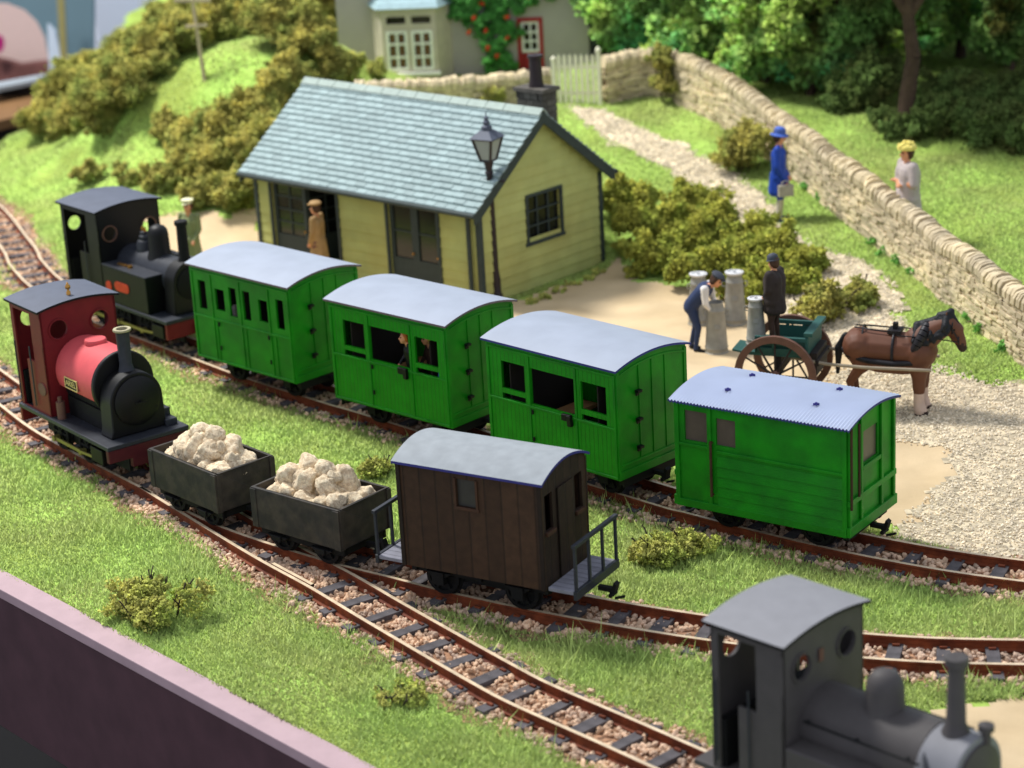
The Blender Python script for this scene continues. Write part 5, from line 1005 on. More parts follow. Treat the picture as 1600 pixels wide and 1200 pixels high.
def hand(caps, w, d, side, m, curl=.5):
    """palm, four fingers and a thumb from wrist w along direction d"""
    w = np.array(w, float); d = np.array(d, float); d /= np.linalg.norm(d); s = np.cross(d, [0, 0, 1.]); s = s / np.linalg.norm(s) if np.linalg.norm(s) > .1 else np.array([0, 1., 0]); nrm = np.cross(s, d)
    p = w + d * .055; caps.append((w + d * .01, p, .026, .032, m))
    for k, ln in zip((-1.5, -.5, .5, 1.5), (.04, .05, .048, .036)):
        b0 = p + s * k * .021 + d * .01; b1 = b0 + d * ln * .6; b2 = b1 + d * ln * .45 - nrm * ln * curl; caps.append((b0, b1, .0125, .0115, m)); caps.append((b1, b2, .0115, .01, m))
    t0 = w + d * .03 + s * side * .03; caps.append((t0, t0 + d * .03 + s * side * .022 - nrm * .01, .014, .011, m))
def person(label, loc, rz, J, cols, scale=1.0, hat=None, hair=None, skirt=None, coat=None, extra=None, voxel=.016, bulk=1.0, eyes=True, cat='person', sleeves=None, skipfeet=False):
    """J: joints in metres, x forward, y left. cols: skin, top, bottom, shoe"""
    t = thing('person', label, cat, loc, rz); t.scale = (scale,) * 3
    D = dict(pel=(0, 0, .90), chest=(0, 0, 1.28), neck=(0, 0, 1.46), head=(.015, 0, 1.60), sL=(0, .19, 1.40), sR=(0, -.19, 1.40), eL=(.02, .23, 1.12), eR=(.02, -.23, 1.12), wL=(.08, .22, .88), wR=(.08, -.22, .88), hL=(0, .09, .88), hR=(0, -.09, .88), kL=(.03, .1, .48), kR=(.03, -.1, .48), aL=(0, .1, .09), aR=(0, -.1, .09), tL=(.15, .11, .04), tR=(.15, -.11, .04), look=(1, 0, 0)); D.update(J)
    A = {k: np.array(v, float) for k, v in D.items()}; sk, top, bot, sho = 0, 1, 2, 3; c = []; B = bulk
    side = (A['sL'] - A['sR']); side /= np.linalg.norm(side)
    for s in (-1, 1): c.append((A['pel'] + side * s * .06, A['chest'] + side * s * .075, .115 * B, .125 * B, top)); c.append((A['chest'] + side * s * .08, A['chest'] * .4 + A['neck'] * .6 + side * s * .08, .115 * B, .07, top))
    c.append((A['pel'] - side * .07 - np.array([0, 0, .03]), A['pel'] + side * .07 - np.array([0, 0, .03]), .115 * B, .115 * B, top if coat else bot))
    c.append((A['neck'] * .7 + A['chest'] * .3, A['head'] - np.array([0, 0, .05]), .055, .052, sk))
    lk = A['look'] / np.linalg.norm(A['look']); H = A['head']; lat = np.cross([0, 0, 1.], lk); lat /= np.linalg.norm(lat); up = np.cross(lk, lat)
    c.append((H - lk * .015 + up * .03, H + lk * .02 - up * .03, .098, .078, sk)); c.append((H + lk * .055 - up * .085, H + lk * .045 - up * .04, .042, .06, sk)); c.append((H + lk * .10 + up * .005, H + lk * .118 - up * .022, .012, .018, sk))
    for s in (-1, 1): c.append((H + lat * s * .092 + up * .01, H + lat * s * .092 - up * .02, .018, .014, sk))
    c.append((H + lk * .088 - up * .058 - lat * .02, H + lk * .088 - up * .058 + lat * .02, .013, .013, sk))
    slv = sleeves or 1
    for S in 'LR':
        sh, el, wr = A['s' + S], A['e' + S], A['w' + S]; c.append((sh, el, .066 * B, .05 * B, top if slv != 4 else 4)); c.append((el, wr, .048 * B, .034, (top if slv == 1 else (4 if slv == 4 else sk)))); hand(c, wr, (wr - el), 1 if S == 'L' else -1, sk)
        hp, kn, an, to = A['h' + S], A['k' + S], A['a' + S], A['t' + S]; lm = 5 if (skirt is not None and len(cols) > 5) else bot; c.append((hp, kn, .095 * B, .065, bot)); c.append((kn, an, .062, .042, lm)); 
        if not skipfeet: c.append((an - np.array([0, 0, .03]), to, .045, .04, sho))
    if skirt:
        zt_, zb_, r0, r1, m = skirt; mid = A['pel']; 
        for k in range(8): a = k * PI / 4; q = np.array([math.cos(a), math.sin(a), 0]); c.append((mid * [1, 1, 0] + q * r0 * .5 + [0, 0, zt_], mid * [1, 1, 0] + q * r1 * .62 + [0, 0, zb_], r0 * .62, r1 * .45, m))
    if extra: c += extra(A, lk, lat, up)
    body = fuse('body', c, cols, t, voxel)
    if eyes:
        for s in (-1, 1): q = MB(); q.sphere((0, 0, 0), .012, 6); o = q.build('eye', 'sooty black', t, smooth=60); o.location = H + lk * .088 + lat * s * .034 + up * .012
    rot = Matrix((lk, lat, up)).transposed().to_4x4()
    if hair:
        m, kind = hair; cc = [(H - lk * .03 + up * .05, H - lk * .035 - up * (.03 if kind == 'short' else .09), .098, .085, 0)]
        for s in (-1, 1): cc.append((H - lk * .01 + lat * s * .06 + up * .05, H - lk * .02 + lat * s * .07 - up * .02, .055, .045, 0))
        fuse('hair', cc, [m], t, .014, 2)
    if hat:
        kind, m = hat; q = MB(); n = 22
        if kind == 'flat': q.lathe([(.10, .035), (.125, .06), (.13, .085), (.10, .115), (.04, .128), (.0001, .13)], (-.01, 0, 0), n); q.lathe([(.0001, .038), (.075, .036), (.075, .048), (.0001, .052)], (.09, 0, 0), 14)
        if kind == 'peaked': q.lathe([(.098, .03), (.102, .075), (.13, .09), (.128, .11), (.06, .13), (.0001, .132)], (-.005, 0, 0), n); q.lathe([(.0001, .03), (.08, .024), (.08, .032), (.0001, .042)], (.075, 0, 0), 14)
        if kind == 'bowler': q.lathe([(.098, .02), (.128, .02), (.13, .032), (.11, .04), (.108, .08), (.095, .12), (.055, .15), (.0001, .155)], (0, 0, 0), n)
        if kind == 'brim': q.lathe([(.09, .0), (.17, -.015), (.175, .0), (.115, .03), (.11, .08), (.1, .12), (.06, .145), (.0001, .15)], (0, 0, .01), n)
        if kind == 'flower':
            q.lathe([(.09, .02), (.15, .03), (.16, .06), (.14, .1), (.09, .13), (.0001, .14)], (0, 0, 0), n)
            for k in range(26): a = random.uniform(0, 6.28); e_ = random.uniform(0, 1.3); q.sphere((.13 * math.cos(a) * math.cos(e_), .13 * math.sin(a) * math.cos(e_), .06 + .08 * math.sin(e_)), random.uniform(.025, .042), 5)
        o = q.build('hat', m, t, smooth=50); o.matrix_local = Matrix.Translation(Vector(H + up * .03)) @ rot
    return t
G_ = lambda px, py, up=0: atg(px, py, up)
# man in olive coat waiting beside the black engine
p = at(306, 440, .11); person('standing figure in olive coat and pale peaked cap beside the black engine', p, -2.0, dict(wL=(.14, .16, .92), wR=(.1, -.2, .86)), ['skin', 'olive coat', 'olive coat', 'black shoe'], .98, ('peaked', 'pale cap'), ('brown hair', 'short'), coat=1, skirt=(.9, .5, .15, .2, 1))
# man in tan coat in the doorway
p = at(503, 441, .11); person('figure in long tan coat and flat cap standing at the station doorway', p, 2.75, dict(wL=(.12, .17, .9), wR=(.16, -.16, .95)), ['skin', 'tan coat', 'maroon soil', 'black shoe'], .95, ('flat', 'tan coat'), ('brown hair', 'short'), coat=1, skirt=(.92, .45, .15, .2, 1))
# woman in royal blue coat by the wall
def bag(A, lk, lat, up): return []
p = G_(1218, 347); tb = person('woman in royal blue coat and striped blue hat with a pale handbag by the wall', p, -.25, dict(wL=(.16, .12, .86), wR=(.14, -.16, .80), eL=(-.02, .25, 1.12), eR=(-.0, -.25, 1.1), look=(1, .2, -.15), aR=(-.02, -.1, .09), tR=(.12, -.12, .04)), ['skin', 'royal blue', 'royal blue', 'navy', 'royal blue', 'cream stockings'], 1.08, ('brim', 'striped blue'), ('brown hair', 'short'), skirt=(.9, .58, .15, .19, 1), bulk=1.08)
q = MB(); q.box(-.15, .15, -.05, .05, -.12, .1); q.tube([(.1 * math.cos(a), 0, .1 + .09 * math.sin(a)) for a in np.linspace(0, PI, 8)], .012, 6); o = q.build('handbag', 'handbag', None, bevel=.03); cw_, sw_ = math.cos(-.25), math.sin(-.25); hp = (.15, -.22, .66); o.location = (p[0] + 1.08 * (cw_ * hp[0] - sw_ * hp[1]), p[1] + 1.08 * (sw_ * hp[0] + cw_ * hp[1]), p[2] + 1.08 * hp[2]); o.rotation_euler = (0, 0, .2); tag(o, 'pale boxy handbag held by the woman in blue', 'handbag')
# woman with folded arms behind the wall
p = at(1418, 366, .95); p[2] = gz(p[0], p[1]); person('woman in lilac grey dress and flowery hat, arms folded behind the wall', p, PI + .25, dict(eL=(.02, .27, 1.14), eR=(.02, -.27, 1.14), wL=(.17, -.06, 1.16), wR=(.19, .06, 1.12)), ['skin', 'lilac grey dress', 'lilac grey dress', 'black shoe', 'pale apron'], 1.18, ('flower', 'flower hat'), ('brown hair', 'short'), skirt=(.95, .15, .18, .29, 1), bulk=1.4, sleeves=2)
# man bending over a churn
p = G_(1086, 549); pm = person('man in white shirt, navy waistcoat and flat cap bending over a milk churn', p, -.35, dict(pel=(-.04, 0, .90), chest=(.20, 0, 1.18), neck=(.33, 0, 1.30), head=(.43, 0, 1.38), look=(1, 0, -.55), sL=(.26, .18, 1.25), sR=(.26, -.18, 1.25), eL=(.30, .22, .98), eR=(.28, -.22, .98), wL=(.42, .14, .84), wR=(.40, -.14, .80), hL=(-.04, .09, .88), hR=(-.04, -.09, .88), kL=(.0, .1, .48), kR=(.1, -.1, .48), aL=(-.1, .1, .09), aR=(.04, -.1, .09), tL=(.05, .11, .04), tR=(.18, -.11, .04)), ['skin', 'navy', 'navy', 'black shoe', 'white cloth'], .95, ('flat', 'charcoal cap'), ('brown hair', 'short'), sleeves=4, bulk=1.2)
# ------------------------------------------------------------------ milk churns
def churn_mesh(lid=True):
    b = MB(); b.lathe([(.215, 0), (.215, .03), (.205, .04), (.2, .1), (.21, .12), (.198, .14), (.155, .78), (.16, .8), (.15, .82), (.13, .9), (.13, .94)] + ([(.0001, .94)] if lid else [(.12, .94), (.11, .88), (.0001, .88)]), (0, 0, 0), 28); return b
def churn(loc, label, lid=True, s=1.0, rz=0):
    t = thing('milk_churn', label, 'milk churn', loc, rz, 'milk churns'); t.scale = (s,) * 3; churn_mesh(lid).build('churn_body', 'churn tin', t, smooth=35)
    if lid: b = MB(); b.lathe([(.14, .93), (.165, .945), (.17, .975), (.12, .985), (.11, .965), (.03, .965), (.025, 1.0), (.0001, 1.005)], (0, 0, 0), 24); b.build('lid', 'churn lid', t, smooth=35)
    for s_ in (-1, 1): b = MB(); b.tube([(.0, s_ * .165, .70), (.0, s_ * .225, .72), (.0, s_ * .225, .80), (0, s_ * .155, .80)], .012, 6); b.build('handle', 'churn tin', t)
    b = MB(); b.obox((.178, 0, .52), (.012, 0, .002), (0, .11, 0), (-.016, 0, .08)); b.build('plate', 'churn tin', t, bevel=.004)
P_ = G_(1120, 551); churn(P_, 'open-topped milk churn that the man with the flat cap grips', False, .98, -1.6)
P_ = G_(1149, 506); churn(P_, 'lidded milk churn standing on the sand just behind the bending man', True, 1.0, -1.7)
P_ = G_(1093, 506); churn(P_, 'lidded milk churn half hidden behind the back of the bending man', True, .97, -1.2)
# ------------------------------------------------------------------ horse and cart
hc = at(1443, 646, .1); HR = -.38; HS = 1.06; HX, HY = hc[0] - .50 * math.cos(HR), hc[1] - .50 * math.sin(HR)
HG = gz(HX, HY) + .01
def horse():
    t = thing('horse', 'brown draught horse with black mane, harnessed to the green cart', 'horse', (HX, HY, HG), HR); t.scale = (HS, HS, HS); c = []
    c += [((-.45, 0, .98), (.35, 0, .96), .29, .28, 0), ((-.5, .09, 1.02), (-.48, -.09, 1.02), .25, .25, 0), ((.42, .07, .96), (.42, -.07, .96), .25, .25, 0), ((-.2, 0, .86), (.2, 0, .84), .26, .25, 0), ((.40, 0, 1.12), (.62, 0, 1.30), .235, .19, 0), ((.62, 0, 1.30), (.82, 0, 1.42), .19, .145, 0), ((.83, 0, 1.43), (.94, 0, 1.33), .13, .115, 0), ((.94, 0, 1.33), (1.02, 0, 1.12), .1, .078, 0), ((1.015, 0, 1.12), (1.035, 0, 1.06), .082, .07, 1), ((.87, 0, 1.33), (.93, 0, 1.18), .08, .06, 0)]
    for s in (-1, 1):
        c += [((.40, s * .14, .92), (.43, s * .15, .66), .18, .13, 0), ((.43, s * .15, .66), (.43, s * .15, .42), .115, .095, 0), ((.43, s * .15, .42), (.43, s * .15, .17), .085, .08, 2), ((.43, s * .15, .20), (.45, s * .15, .11), .085, .1, 2), ((.45, s * .15, .05), (.50, s * .15, .045), .085, .075, 1)]
        c += [((-.52, s * .13, 1.0), (-.42, s * .15, .74), .19, .12, 0), ((-.42, s * .15, .74), (-.60, s * .15, .48), .1, .066, 0), ((-.60, s * .15, .48), (-.56, s * .15, .18), .058, .05, 0), ((-.56, s * .15, .20), (-.54, s * .15, .11), .085, .1, 2), ((-.54, s * .15, .05), (-.49, s * .15, .045), .085, .075, 1)]
        c += [((.80, s * .055, 1.53), (.815, s * .075, 1.63), .028, .012, 0), ((1.03, s * .03, 1.10), (1.06, s * .035, 1.08), .03, .02, 1)]
    fuse('body', c, ['horse brown', 'horse dark', 'horse sock'], t, .02, 5)
    m = []
    for k in range(44):
        f = k / 43; bx = .36 + f * .50; bz = 1.36 + f * .27 - .03 * math.sin(f * 3); y = random.uniform(-.06, .06); s = random.choice((-1, -1, 1)); m.append(((bx, y * .5, bz - .03 + .04 * (1 - f)), (bx - .01, s * (.17 + .05 * (1 - f)), bz - random.uniform(.16, .34)), .055, .03, 0))
    m += [((.86, 0, 1.56), (.99, random.uniform(-.03, .03), 1.40), .05, .025, 0), ((.80, 0, 1.56), (.70, 0, 1.53), .06, .06, 0)]; fuse('mane', m, ['horse mane'], t, .016, 1)
    fuse('tail', [((-.70, 0, 1.15), (-.80, 0, .95), .05, .06, 0), ((-.80, 0, .95), (-.82, 0, .55), .065, .03, 0)], ['horse mane'], t, .02, 2)
    for s in (-1, 1): q = MB(); q.sphere((0, 0, 0), .016, 6); o = q.build('eye', 'sooty black', t, smooth=60); o.location = (.93, s * .105, 1.36)
    # harness
    n = 28; q = MB(); cx_, cz_ = .44, 1.10
    ring = lambda r0, r1, k: (cx_ + .10 * math.sin(k) * 1.0, r0 * math.cos(k), cz_ + r1 * math.sin(k))
    q.tube([(.40 + .14 * math.sin(k), .225 * math.cos(k), 1.10 + .30 * math.sin(k)) for k in np.linspace(0, 2 * PI, n)], .075, 10); q.build('collar', 'leather', t, smooth=60)
    q = MB(); q.tube([(.05, .285 * math.cos(k), .96 + .31 * math.sin(k)) for k in np.linspace(0, 2 * PI, n)], .022, 8); q.obox((.05, 0, 1.27), (.2, 0, 0), (0, .26, 0), (0, 0, .05)); q.obox((.05, 0, 1.33), (.07, 0, 0), (0, .08, 0), (0, 0, .12)); q.build('saddle', 'leather', t, smooth=40)
    q = MB()
    for s in (-1, 1): q.tube([(-.73, s * .03, .95), (-.60, s * .235, .92), (-.3, s * .285, .86), (.05, s * .29, .84), (.42, s * .25, .86)], .045, 8); q.tube([(-.42, s * .03, 1.32), (-.42, s * .22, 1.18), (-.42, s * .275, .9)], .015, 6); q.tube([(.05, s * .12, 1.27), (-.3, s * .1, 1.29), (-.55, s * .05, 1.30)], .012, 6)
    q.build('breeching', 'leather', t, smooth=60)
    q = MB(); q.tube([(.99, .092 * math.cos(k), 1.20 + .092 * math.sin(k)) for k in np.linspace(0, 2 * PI, 16)], .012, 6); q.tube([(.90, .128 * math.cos(k), 1.38 + .128 * math.sin(k)) for k in np.linspace(0, 2 * PI, 16)], .012, 6)
    for s in (-1, 1): q.tube([(.99, s * .095, 1.20), (.90, s * .13, 1.38)], .011, 6); q.tube([(1.0, s * .095, 1.17), (.62, s * .19, 1.24), (.1, s * .2, 1.25)], .009, 6)
    q.build('bridle', 'leather', t, smooth=60)
horse()
def cart():
    cs, sn = math.cos(HR), math.sin(HR); bx = -1.74; t = thing('cart', 'dark green two-wheeled cart behind the brown horse', 'cart', (HX + cs * bx, HY + sn * bx, HG), HR)
    b = MB(); b.box(-.60, .50, -.46, .46, .94, 1.0); b.build('cart_bed', 'cart green', t, bevel=.008)
    for s in (-1, 1):
        b = MB(); b.box(-.35, .50, s * .46 - .02, s * .46 + .02, 1.0, 1.08); b.box(-.35, .50, s * .46 - .025, s * .46 + .025, 1.20, 1.27)
        for x in (-.33, -.05, .22, .48): b.box(x - .025, x + .025, s * .46 - .02, s * .46 + .02, 1.0, 1.21)
        b.build('side_rail', 'cart green', t, bevel=.006); b = MB(); b.box(-.30, .46, s * .43 - .008, s * .43 + .008, 1.0, 1.19); b.build('side_panel', 'cart green', t)
    b = MB(); b.box(.46, .51, -.46, .46, 1.0, 1.30); b.box(.44, .58, -.48, .48, 1.30, 1.36); b.build('front_board', 'cart green', t, bevel=.006)
    b = MB(); b.obox((-.68, 0, .92), (.22, 0, -.03), (0, .5, 0), (0, 0, .035)); b.build('step', 'cart green', t, bevel=.006)
    b = MB(); b.cyl((0, -.66, .66), (0, .66, .66), .045, n=10); b.box(-.06, .06, -.42, .42, .7, .94); b.build('axle', 'spoke dark', t)
    for s in (-1, 1):
        w = MB(); n = 36; R, r = .66, .545; vs = []
        for rr, y in ((r, -.035), (R, -.035), (R, .035), (r, .035)): vs += [(rr * math.cos(2 * PI * k / n), y, rr * math.sin(2 * PI * k / n)) for k in range(n)]
        w.add(vs, [(j * n + k, j * n + (k + 1) % n, (j + 1) % 4 * n + (k + 1) % n, (j + 1) % 4 * n + k) for j in range(4) for k in range(n)], 0); o = w.build('wheel', 'wheel brown', t, smooth=30); o.location = (0, s * .58, .66)
        h = MB(); h.lathe([(.08, -.09), (.09, 0), (.08, .09), (.04, .12), (.0001, .12)], (0, 0, 0), 14, 0, 'Y'); h.build('hub', 'wheel brown', o, smooth=40)
        for k in range(12): a = 2 * PI * k / 12; q = MB(); q.cyl((.07 * math.cos(a), 0, .07 * math.sin(a)), (.58 * math.cos(a), 0, .58 * math.sin(a)), .02, .014, n=6); q.build('spoke', 'spoke dark', o)
    for s in (-1, 1): b = MB(); b.tube([(.2, s * .34, .90), (.8, s * .38, .84), (1.4, s * .42, .84), (2.42, s * .36, .84)], .028, 8); b.build('shaft', 'shaft grey', t, smooth=60)
    b = MB(); b.box(.5, .62, -.36, .36, .62, 1.0); b.box(.6, .66, -.4, .4, .8, .9); b.build('front_frame', 'spoke dark', t, bevel=.01)
    def L(x, y, z): return (HX + cs * (bx + x) - sn * y, HY + sn * (bx + x) + cs * y, HG + z)
    churn(L(-.44, -.05, 1.005), 'lidded milk churn riding on the tail of the green cart', True, .78, -1.7)
    person('driver in dark brown suit and bowler-like cap standing on the green cart', L(-.14, .0, 1.0), HR + PI - .25, dict(wL=(.16, .13, .95), wR=(.2, -.14, .98), eL=(.0, .24, 1.12), eR=(.0, -.24, 1.12), look=(1, -.1, -.2)), ['skin', 'dark brown cloth', 'brown cloth', 'black shoe'], .84, ('bowler', 'charcoal cap'), ('brown hair', 'short'), coat=1, skirt=(.9, .7, .18, .22, 1), bulk=1.5)
cart()
# ------------------------------------------------------------------ passengers
def seated(cx, cy, h, lx, ly, rz, label, cols, hair, z=.68, hat=None, sc=.72, stand=False, lean=0):
    cs, sn = math.cos(h), math.sin(h); loc = (cx + cs * lx - sn * ly, cy + sn * lx + cs * ly, z)
    J = dict(pel=(0, 0, .5), chest=(.0, 0, .88), neck=(.02, 0, 1.06), head=(.04, 0, 1.2), sL=(0, .19, 1.0), sR=(0, -.19, 1.0), eL=(.04, .22, .74), eR=(.04, -.22, .74), wL=(.22, .14, .62), wR=(.22, -.14, .62), hL=(.02, .09, .48), hR=(.02, -.09, .48), kL=(.42, .1, .48), kR=(.42, -.1, .48), aL=(.42, .1, .1), aR=(.42, -.1, .1), tL=(.55, .1, .05), tR=(.55, -.1, .05)) if not stand else dict(chest=(.04, 0, 1.28), neck=(.08, 0, 1.46), head=(.14, 0, 1.58), wR=(.22, -.2, .98), eR=(.08, -.25, 1.12))
    return person(label, loc, h + rz, J, cols, sc, hat, hair, voxel=.02, coat=1)
seated(-1.38, 33.03, -.76, .34, -.56, -PI / 2 - .5, 'ginger-haired passenger in black coat leaning at the middle opening of the green carriage', ['skin', 'black paint', 'black paint', 'black shoe'], ('ginger hair', 'short'), .64, None, .78, True)
seated(-1.38, 33.03, -.76, .60, -.35, -PI / 2 - .3, 'blond passenger beside the ginger-haired one, half hidden by the window post', ['skin', 'brown cloth', 'brown cloth', 'black shoe'], ('blond hair', 'short'), .64, None, .76, True)
seated(-1.38, 33.03, -.76, .98, -.45, PI, 'passenger in a blue coat seated at the right hand window of the green carriage', ['skin', 'striped blue', 'navy', 'black shoe'], ('brown hair', 'short'), .66, None, .74)
seated(-3.92, 35.62, -.79, -.62, -.25, 0, 'pink-clad passenger seated at the second side window of the six-window carriage', ['skin', 'lilac grey dress', 'brown cloth', 'black shoe'], ('brown hair', 'short'), .72, None, .78)
seated(-3.92, 35.62, -.79, -.18, -.38, PI, 'passenger with a pale hat low in the third side window of the six-window carriage', ['skin', 'brown cloth', 'brown cloth', 'black shoe'], ('brown hair', 'short'), .60, ('flat', 'pale cap'), .76)
# ------------------------------------------------------------------ foliage
TV = np.array([(1, 0, -.4), (-.5, .87, -.4), (-.5, -.87, -.4), (0, 0, 1.)]); TF = np.array([(0, 1, 3), (1, 2, 3), (2, 0, 3), (1, 0, 2)])
def crumbs(blobs, per, size, seed, lumps=16, flat=.85):
    r = np.random.default_rng(seed); P = []
    for x, y, z, R in blobs:
        nl = max(4, int(lumps * (R / .5) ** 1.2)); d = r.normal(size=(nl, 3)); d /= np.linalg.norm(d, axis=1)[:, None]; d[:, 2] = np.where(d[:, 2] < -.5, -d[:, 2], d[:, 2]); lc = np.array([x, y, z]) + d * R * r.uniform(.35, 1.05, (nl, 1)); lr = R * r.uniform(.1, .4, nl)
        n = max(3, int(per * R * R / nl)); k = np.repeat(np.arange(nl), n); e = r.normal(size=(len(k), 3)); e /= np.linalg.norm(e, axis=1)[:, None]; P.append(lc[k] + e * (lr[k] * np.abs(r.normal(.75, .33, len(k))))[:, None])
        m = int(per * R * R * .3); e = r.normal(size=(m, 3)); e /= np.linalg.norm(e, axis=1)[:, None]; P.append(np.array([x, y, z]) + e * R * r.uniform(.35, .75, (m, 1)))
    P = np.concatenate(P); s = size * r.uniform(.55, 1.3, len(P)); return scatter(P, s, TV, TF, .3)
def bush(name, label, cat, loc, blobs, per, size, m, seed, group=None, parent=None):
    V, F = crumbs(blobs, per, size, seed); V[:, 2] = np.maximum(V[:, 2], -.12); o = arr_mesh(name, V, F, m, parent); o.location = tuple(loc) if parent is None else (0, 0, 0)
    if parent is None: tag(o, label, cat, group)
    if name in ('moss_clump', 'shrub') and len(V) > 0:
        q = MB(); rr = random.Random(seed)
        for _ in range(16 if 'wide' in label else 7):
            c = blobs[rr.randrange(len(blobs))]; p0 = Vector((c[0] * .5, c[1] * .5, 0)); p1 = Vector((c[0], c[1], c[2])) + Vector((rr.uniform(-1, 1), rr.uniform(-1, 1), rr.uniform(.2, 1))) * c[3] * 1.1; q.tube([p0, (p0 + p1) / 2 + Vector((rr.uniform(-.05, .05),) * 3), p1], .011, 5); q.tube([p1 * .8 + p0 * .2, p1 + Vector((rr.uniform(-.1, .1), rr.uniform(-.1, .1), .03))], .008, 5)
        q.build('twigs', 'stem', o)
    return o
def mound(w, h, seed, d=None, k=7):
    r = np.random.default_rng(seed); d = d or w * .7; B = []
    for i in range(k):
        a = r.uniform(0, 2 * PI); q = r.uniform(0, .6) ** .8; R = r.uniform(.2, .34) * min(w, h * 1.5); B.append((math.cos(a) * q * w / 2, math.sin(a) * q * d / 2, R * .4 + r.uniform(0, max(h - 1.4 * R, .02)) * (1 - q * .5), R))
    return B
HILL = [(72, 208, 1.7, 1.1), (118, 214, 1.7, 1.3), (160, 205, 1.8, 1.5), (112, 168, 1.9, 1.5), (165, 165, 1.9, 1.6), (205, 165, 1.9, 1.5), (142, 128, 1.6, 1.3), (196, 125, 1.9, 1.3), (240, 120, 1.7, 1.3), (238, 84, 1.7, 1.2), (278, 88, 1.9, 1.5), (258, 58, 1.7, 1.3), (222, 108, 1.6, 1.3), (292, 52, 2.0, 1.8), (338, 62, 1.7, 1.4), (345, 25, 2.0, 1.7), (390, 55, 1.8, 1.5), (402, 15, 2.2, 1.8), (440, 70, 1.8, 1.5), (455, 30, 2.0, 1.7), (488, 95, 1.6, 1.7), (505, 50, 1.8, 1.8), (520, 130, 1.2, 1.4),
        (262, 222, 1.3, .9), (300, 238, 1.6, 1.1), (285, 282, 1.4, .9), (330, 292, 1.7, 1.1), (350, 238, 1.7, 1.2), (385, 262, 1.6, 1.2), (360, 322, 1.4, .8), (310, 326, 1.2, .7), (395, 205, 1.5, 1.2), (425, 175, 1.4, 1.2), (455, 140, 1.3, 1.0), (395, 318, 1.0, .9), (250, 300, 1.1, .7), (415, 230, 1.2, 1.3)]
where = ['bank', 'slope']
for i, (px, py, w_, h_) in enumerate(HILL):
    l = ('olive gorse bush in the thicket on the bank behind the black engine' if i < 21 else 'mustard gorse bush on the slope between the black engine and the station roof')
    bush('gorse_bush', l, 'bush', atg(px, py), mound(w_, h_, 100 + i), 8500, .038, 'gorse foliage', 200 + i, 'gorse thicket on the bank' if i < 21 else 'gorse on the slope left of the station')
LOW = [(140, 285, .9, .75, 'round mustard bush standing alone on the grass left of the gorse slope'), (195, 292, .9, .6, 'low mustard bush just behind the roof of the black engine')]
for i, (px, py, w_, h_, l) in enumerate(LOW): bush('gorse_bush', l, 'bush', atg(px, py), mound(w_, h_, 300 + i, k=5), 4200, .055, 'gorse foliage', 320 + i)
HEDGE = [(962, 345, 1.1, 1.1), (985, 395, 1.1, 1.2), (1005, 350, 1.2, 1.0), (1022, 432, 1.1, 1.0), (1040, 385, 1.3, 1.1), (1062, 452, 1.0, .8), (1078, 345, 1.2, .9), (1085, 405, 1.3, 1.1), (1120, 440, 1.1, 1.0), (1128, 378, 1.3, 1.0), (1155, 430, 1.1, 1.0), (1170, 395, 1.2, .9), (1200, 462, 1.2, 1.1), (1215, 420, 1.2, 1.0), (1245, 455, 1.1, .9), (1260, 425, 1.0, .7), (1150, 470, 1.0, .8)]
for i, (px, py, w_, h_) in enumerate(HEDGE): bush('hedge_bush', 'lime green bush of the hedge between the station gable and the milk churns', 'bush', atg(px, py), mound(w_, h_, 400 + i, k=7), 7500, .037, 'hedge foliage', 420 + i, 'hedge bushes beside the station')
for i, (px, py, w_, h_, m, l) in enumerate([(1300, 505, 1.2, .85, 'gorse foliage', 'olive bush directly behind the green cart'), (1335, 478, .9, .6, 'gorse foliage', 'low olive bush at the edge of the path above the horse'), (1036, 162, 1.05, 1.5, 'gorse foliage', 'upright olive shrub growing against the garden wall corner'), (1060, 120, .6, .6, 'gorse foliage', 'small olive tuft on top of the wall corner'),
        (1168, 268, 1.35, 1.3, 'gorse foliage', 'rounded olive shrub leaning on the long wall left of the woman in blue'), (1196, 232, .8, .9, 'gorse foliage', 'olive shrub touching the long wall right behind the woman in blue'), (768, 172, 1.0, .65, 'pale moss foliage', 'yellow green bush before the garden wall above the station ridge'), (812, 160, .6, .4, 'pale moss foliage', 'small yellow green bush beside the station chimney'),
        (548, 128, .8, .9, 'pale moss foliage', 'pale olive bush against the left corner of the cottage'), (588, 122, .6, .6, 'pale moss foliage', 'little pale bush under the left side of the bay window'),
        (250, 968, 1.6, .62, 'pale moss foliage', 'wide mossy clump with dark twigs near the pink ledge'), (625, 1102, 1.0, .3, 'pale moss foliage', 'low blurred mossy clump near the bottom edge'), (1030, 880, .8, .5, 'pale moss foliage', 'mossy shrub on the verge right of the brown van'), (1088, 868, .7, .42, 'pale moss foliage', 'mossy shrub in front of the corrugated-roof van wheels'), (590, 742, .6, .35, 'pale moss foliage', 'small mossy clump behind the left balcony of the brown van')]):
    B = mound(w_, h_, 500 + i, k=8 if i < 10 else 12, d=w_ * (1.0 if i >= 10 else .7)); o = bush('moss_clump' if 'moss' in l else 'shrub', l, 'bush', atg(px, py), B, 7000, .027 if i >= 10 else .036, m, 520 + i)
# weeds at the foot of the station gable
V = []; F = []
for k, (px, py) in enumerate([(828, 476), (850, 469), (872, 458), (895, 448), (915, 438), (935, 430)]): bush('weed_tuft', 'low mossy weeds along the foot of the station gable', 'weeds', atg(px, py), mound(.45, .16, 600 + k, k=6), 5200, .03, 'pale moss foliage', 610 + k, 'weeds at the station wall')
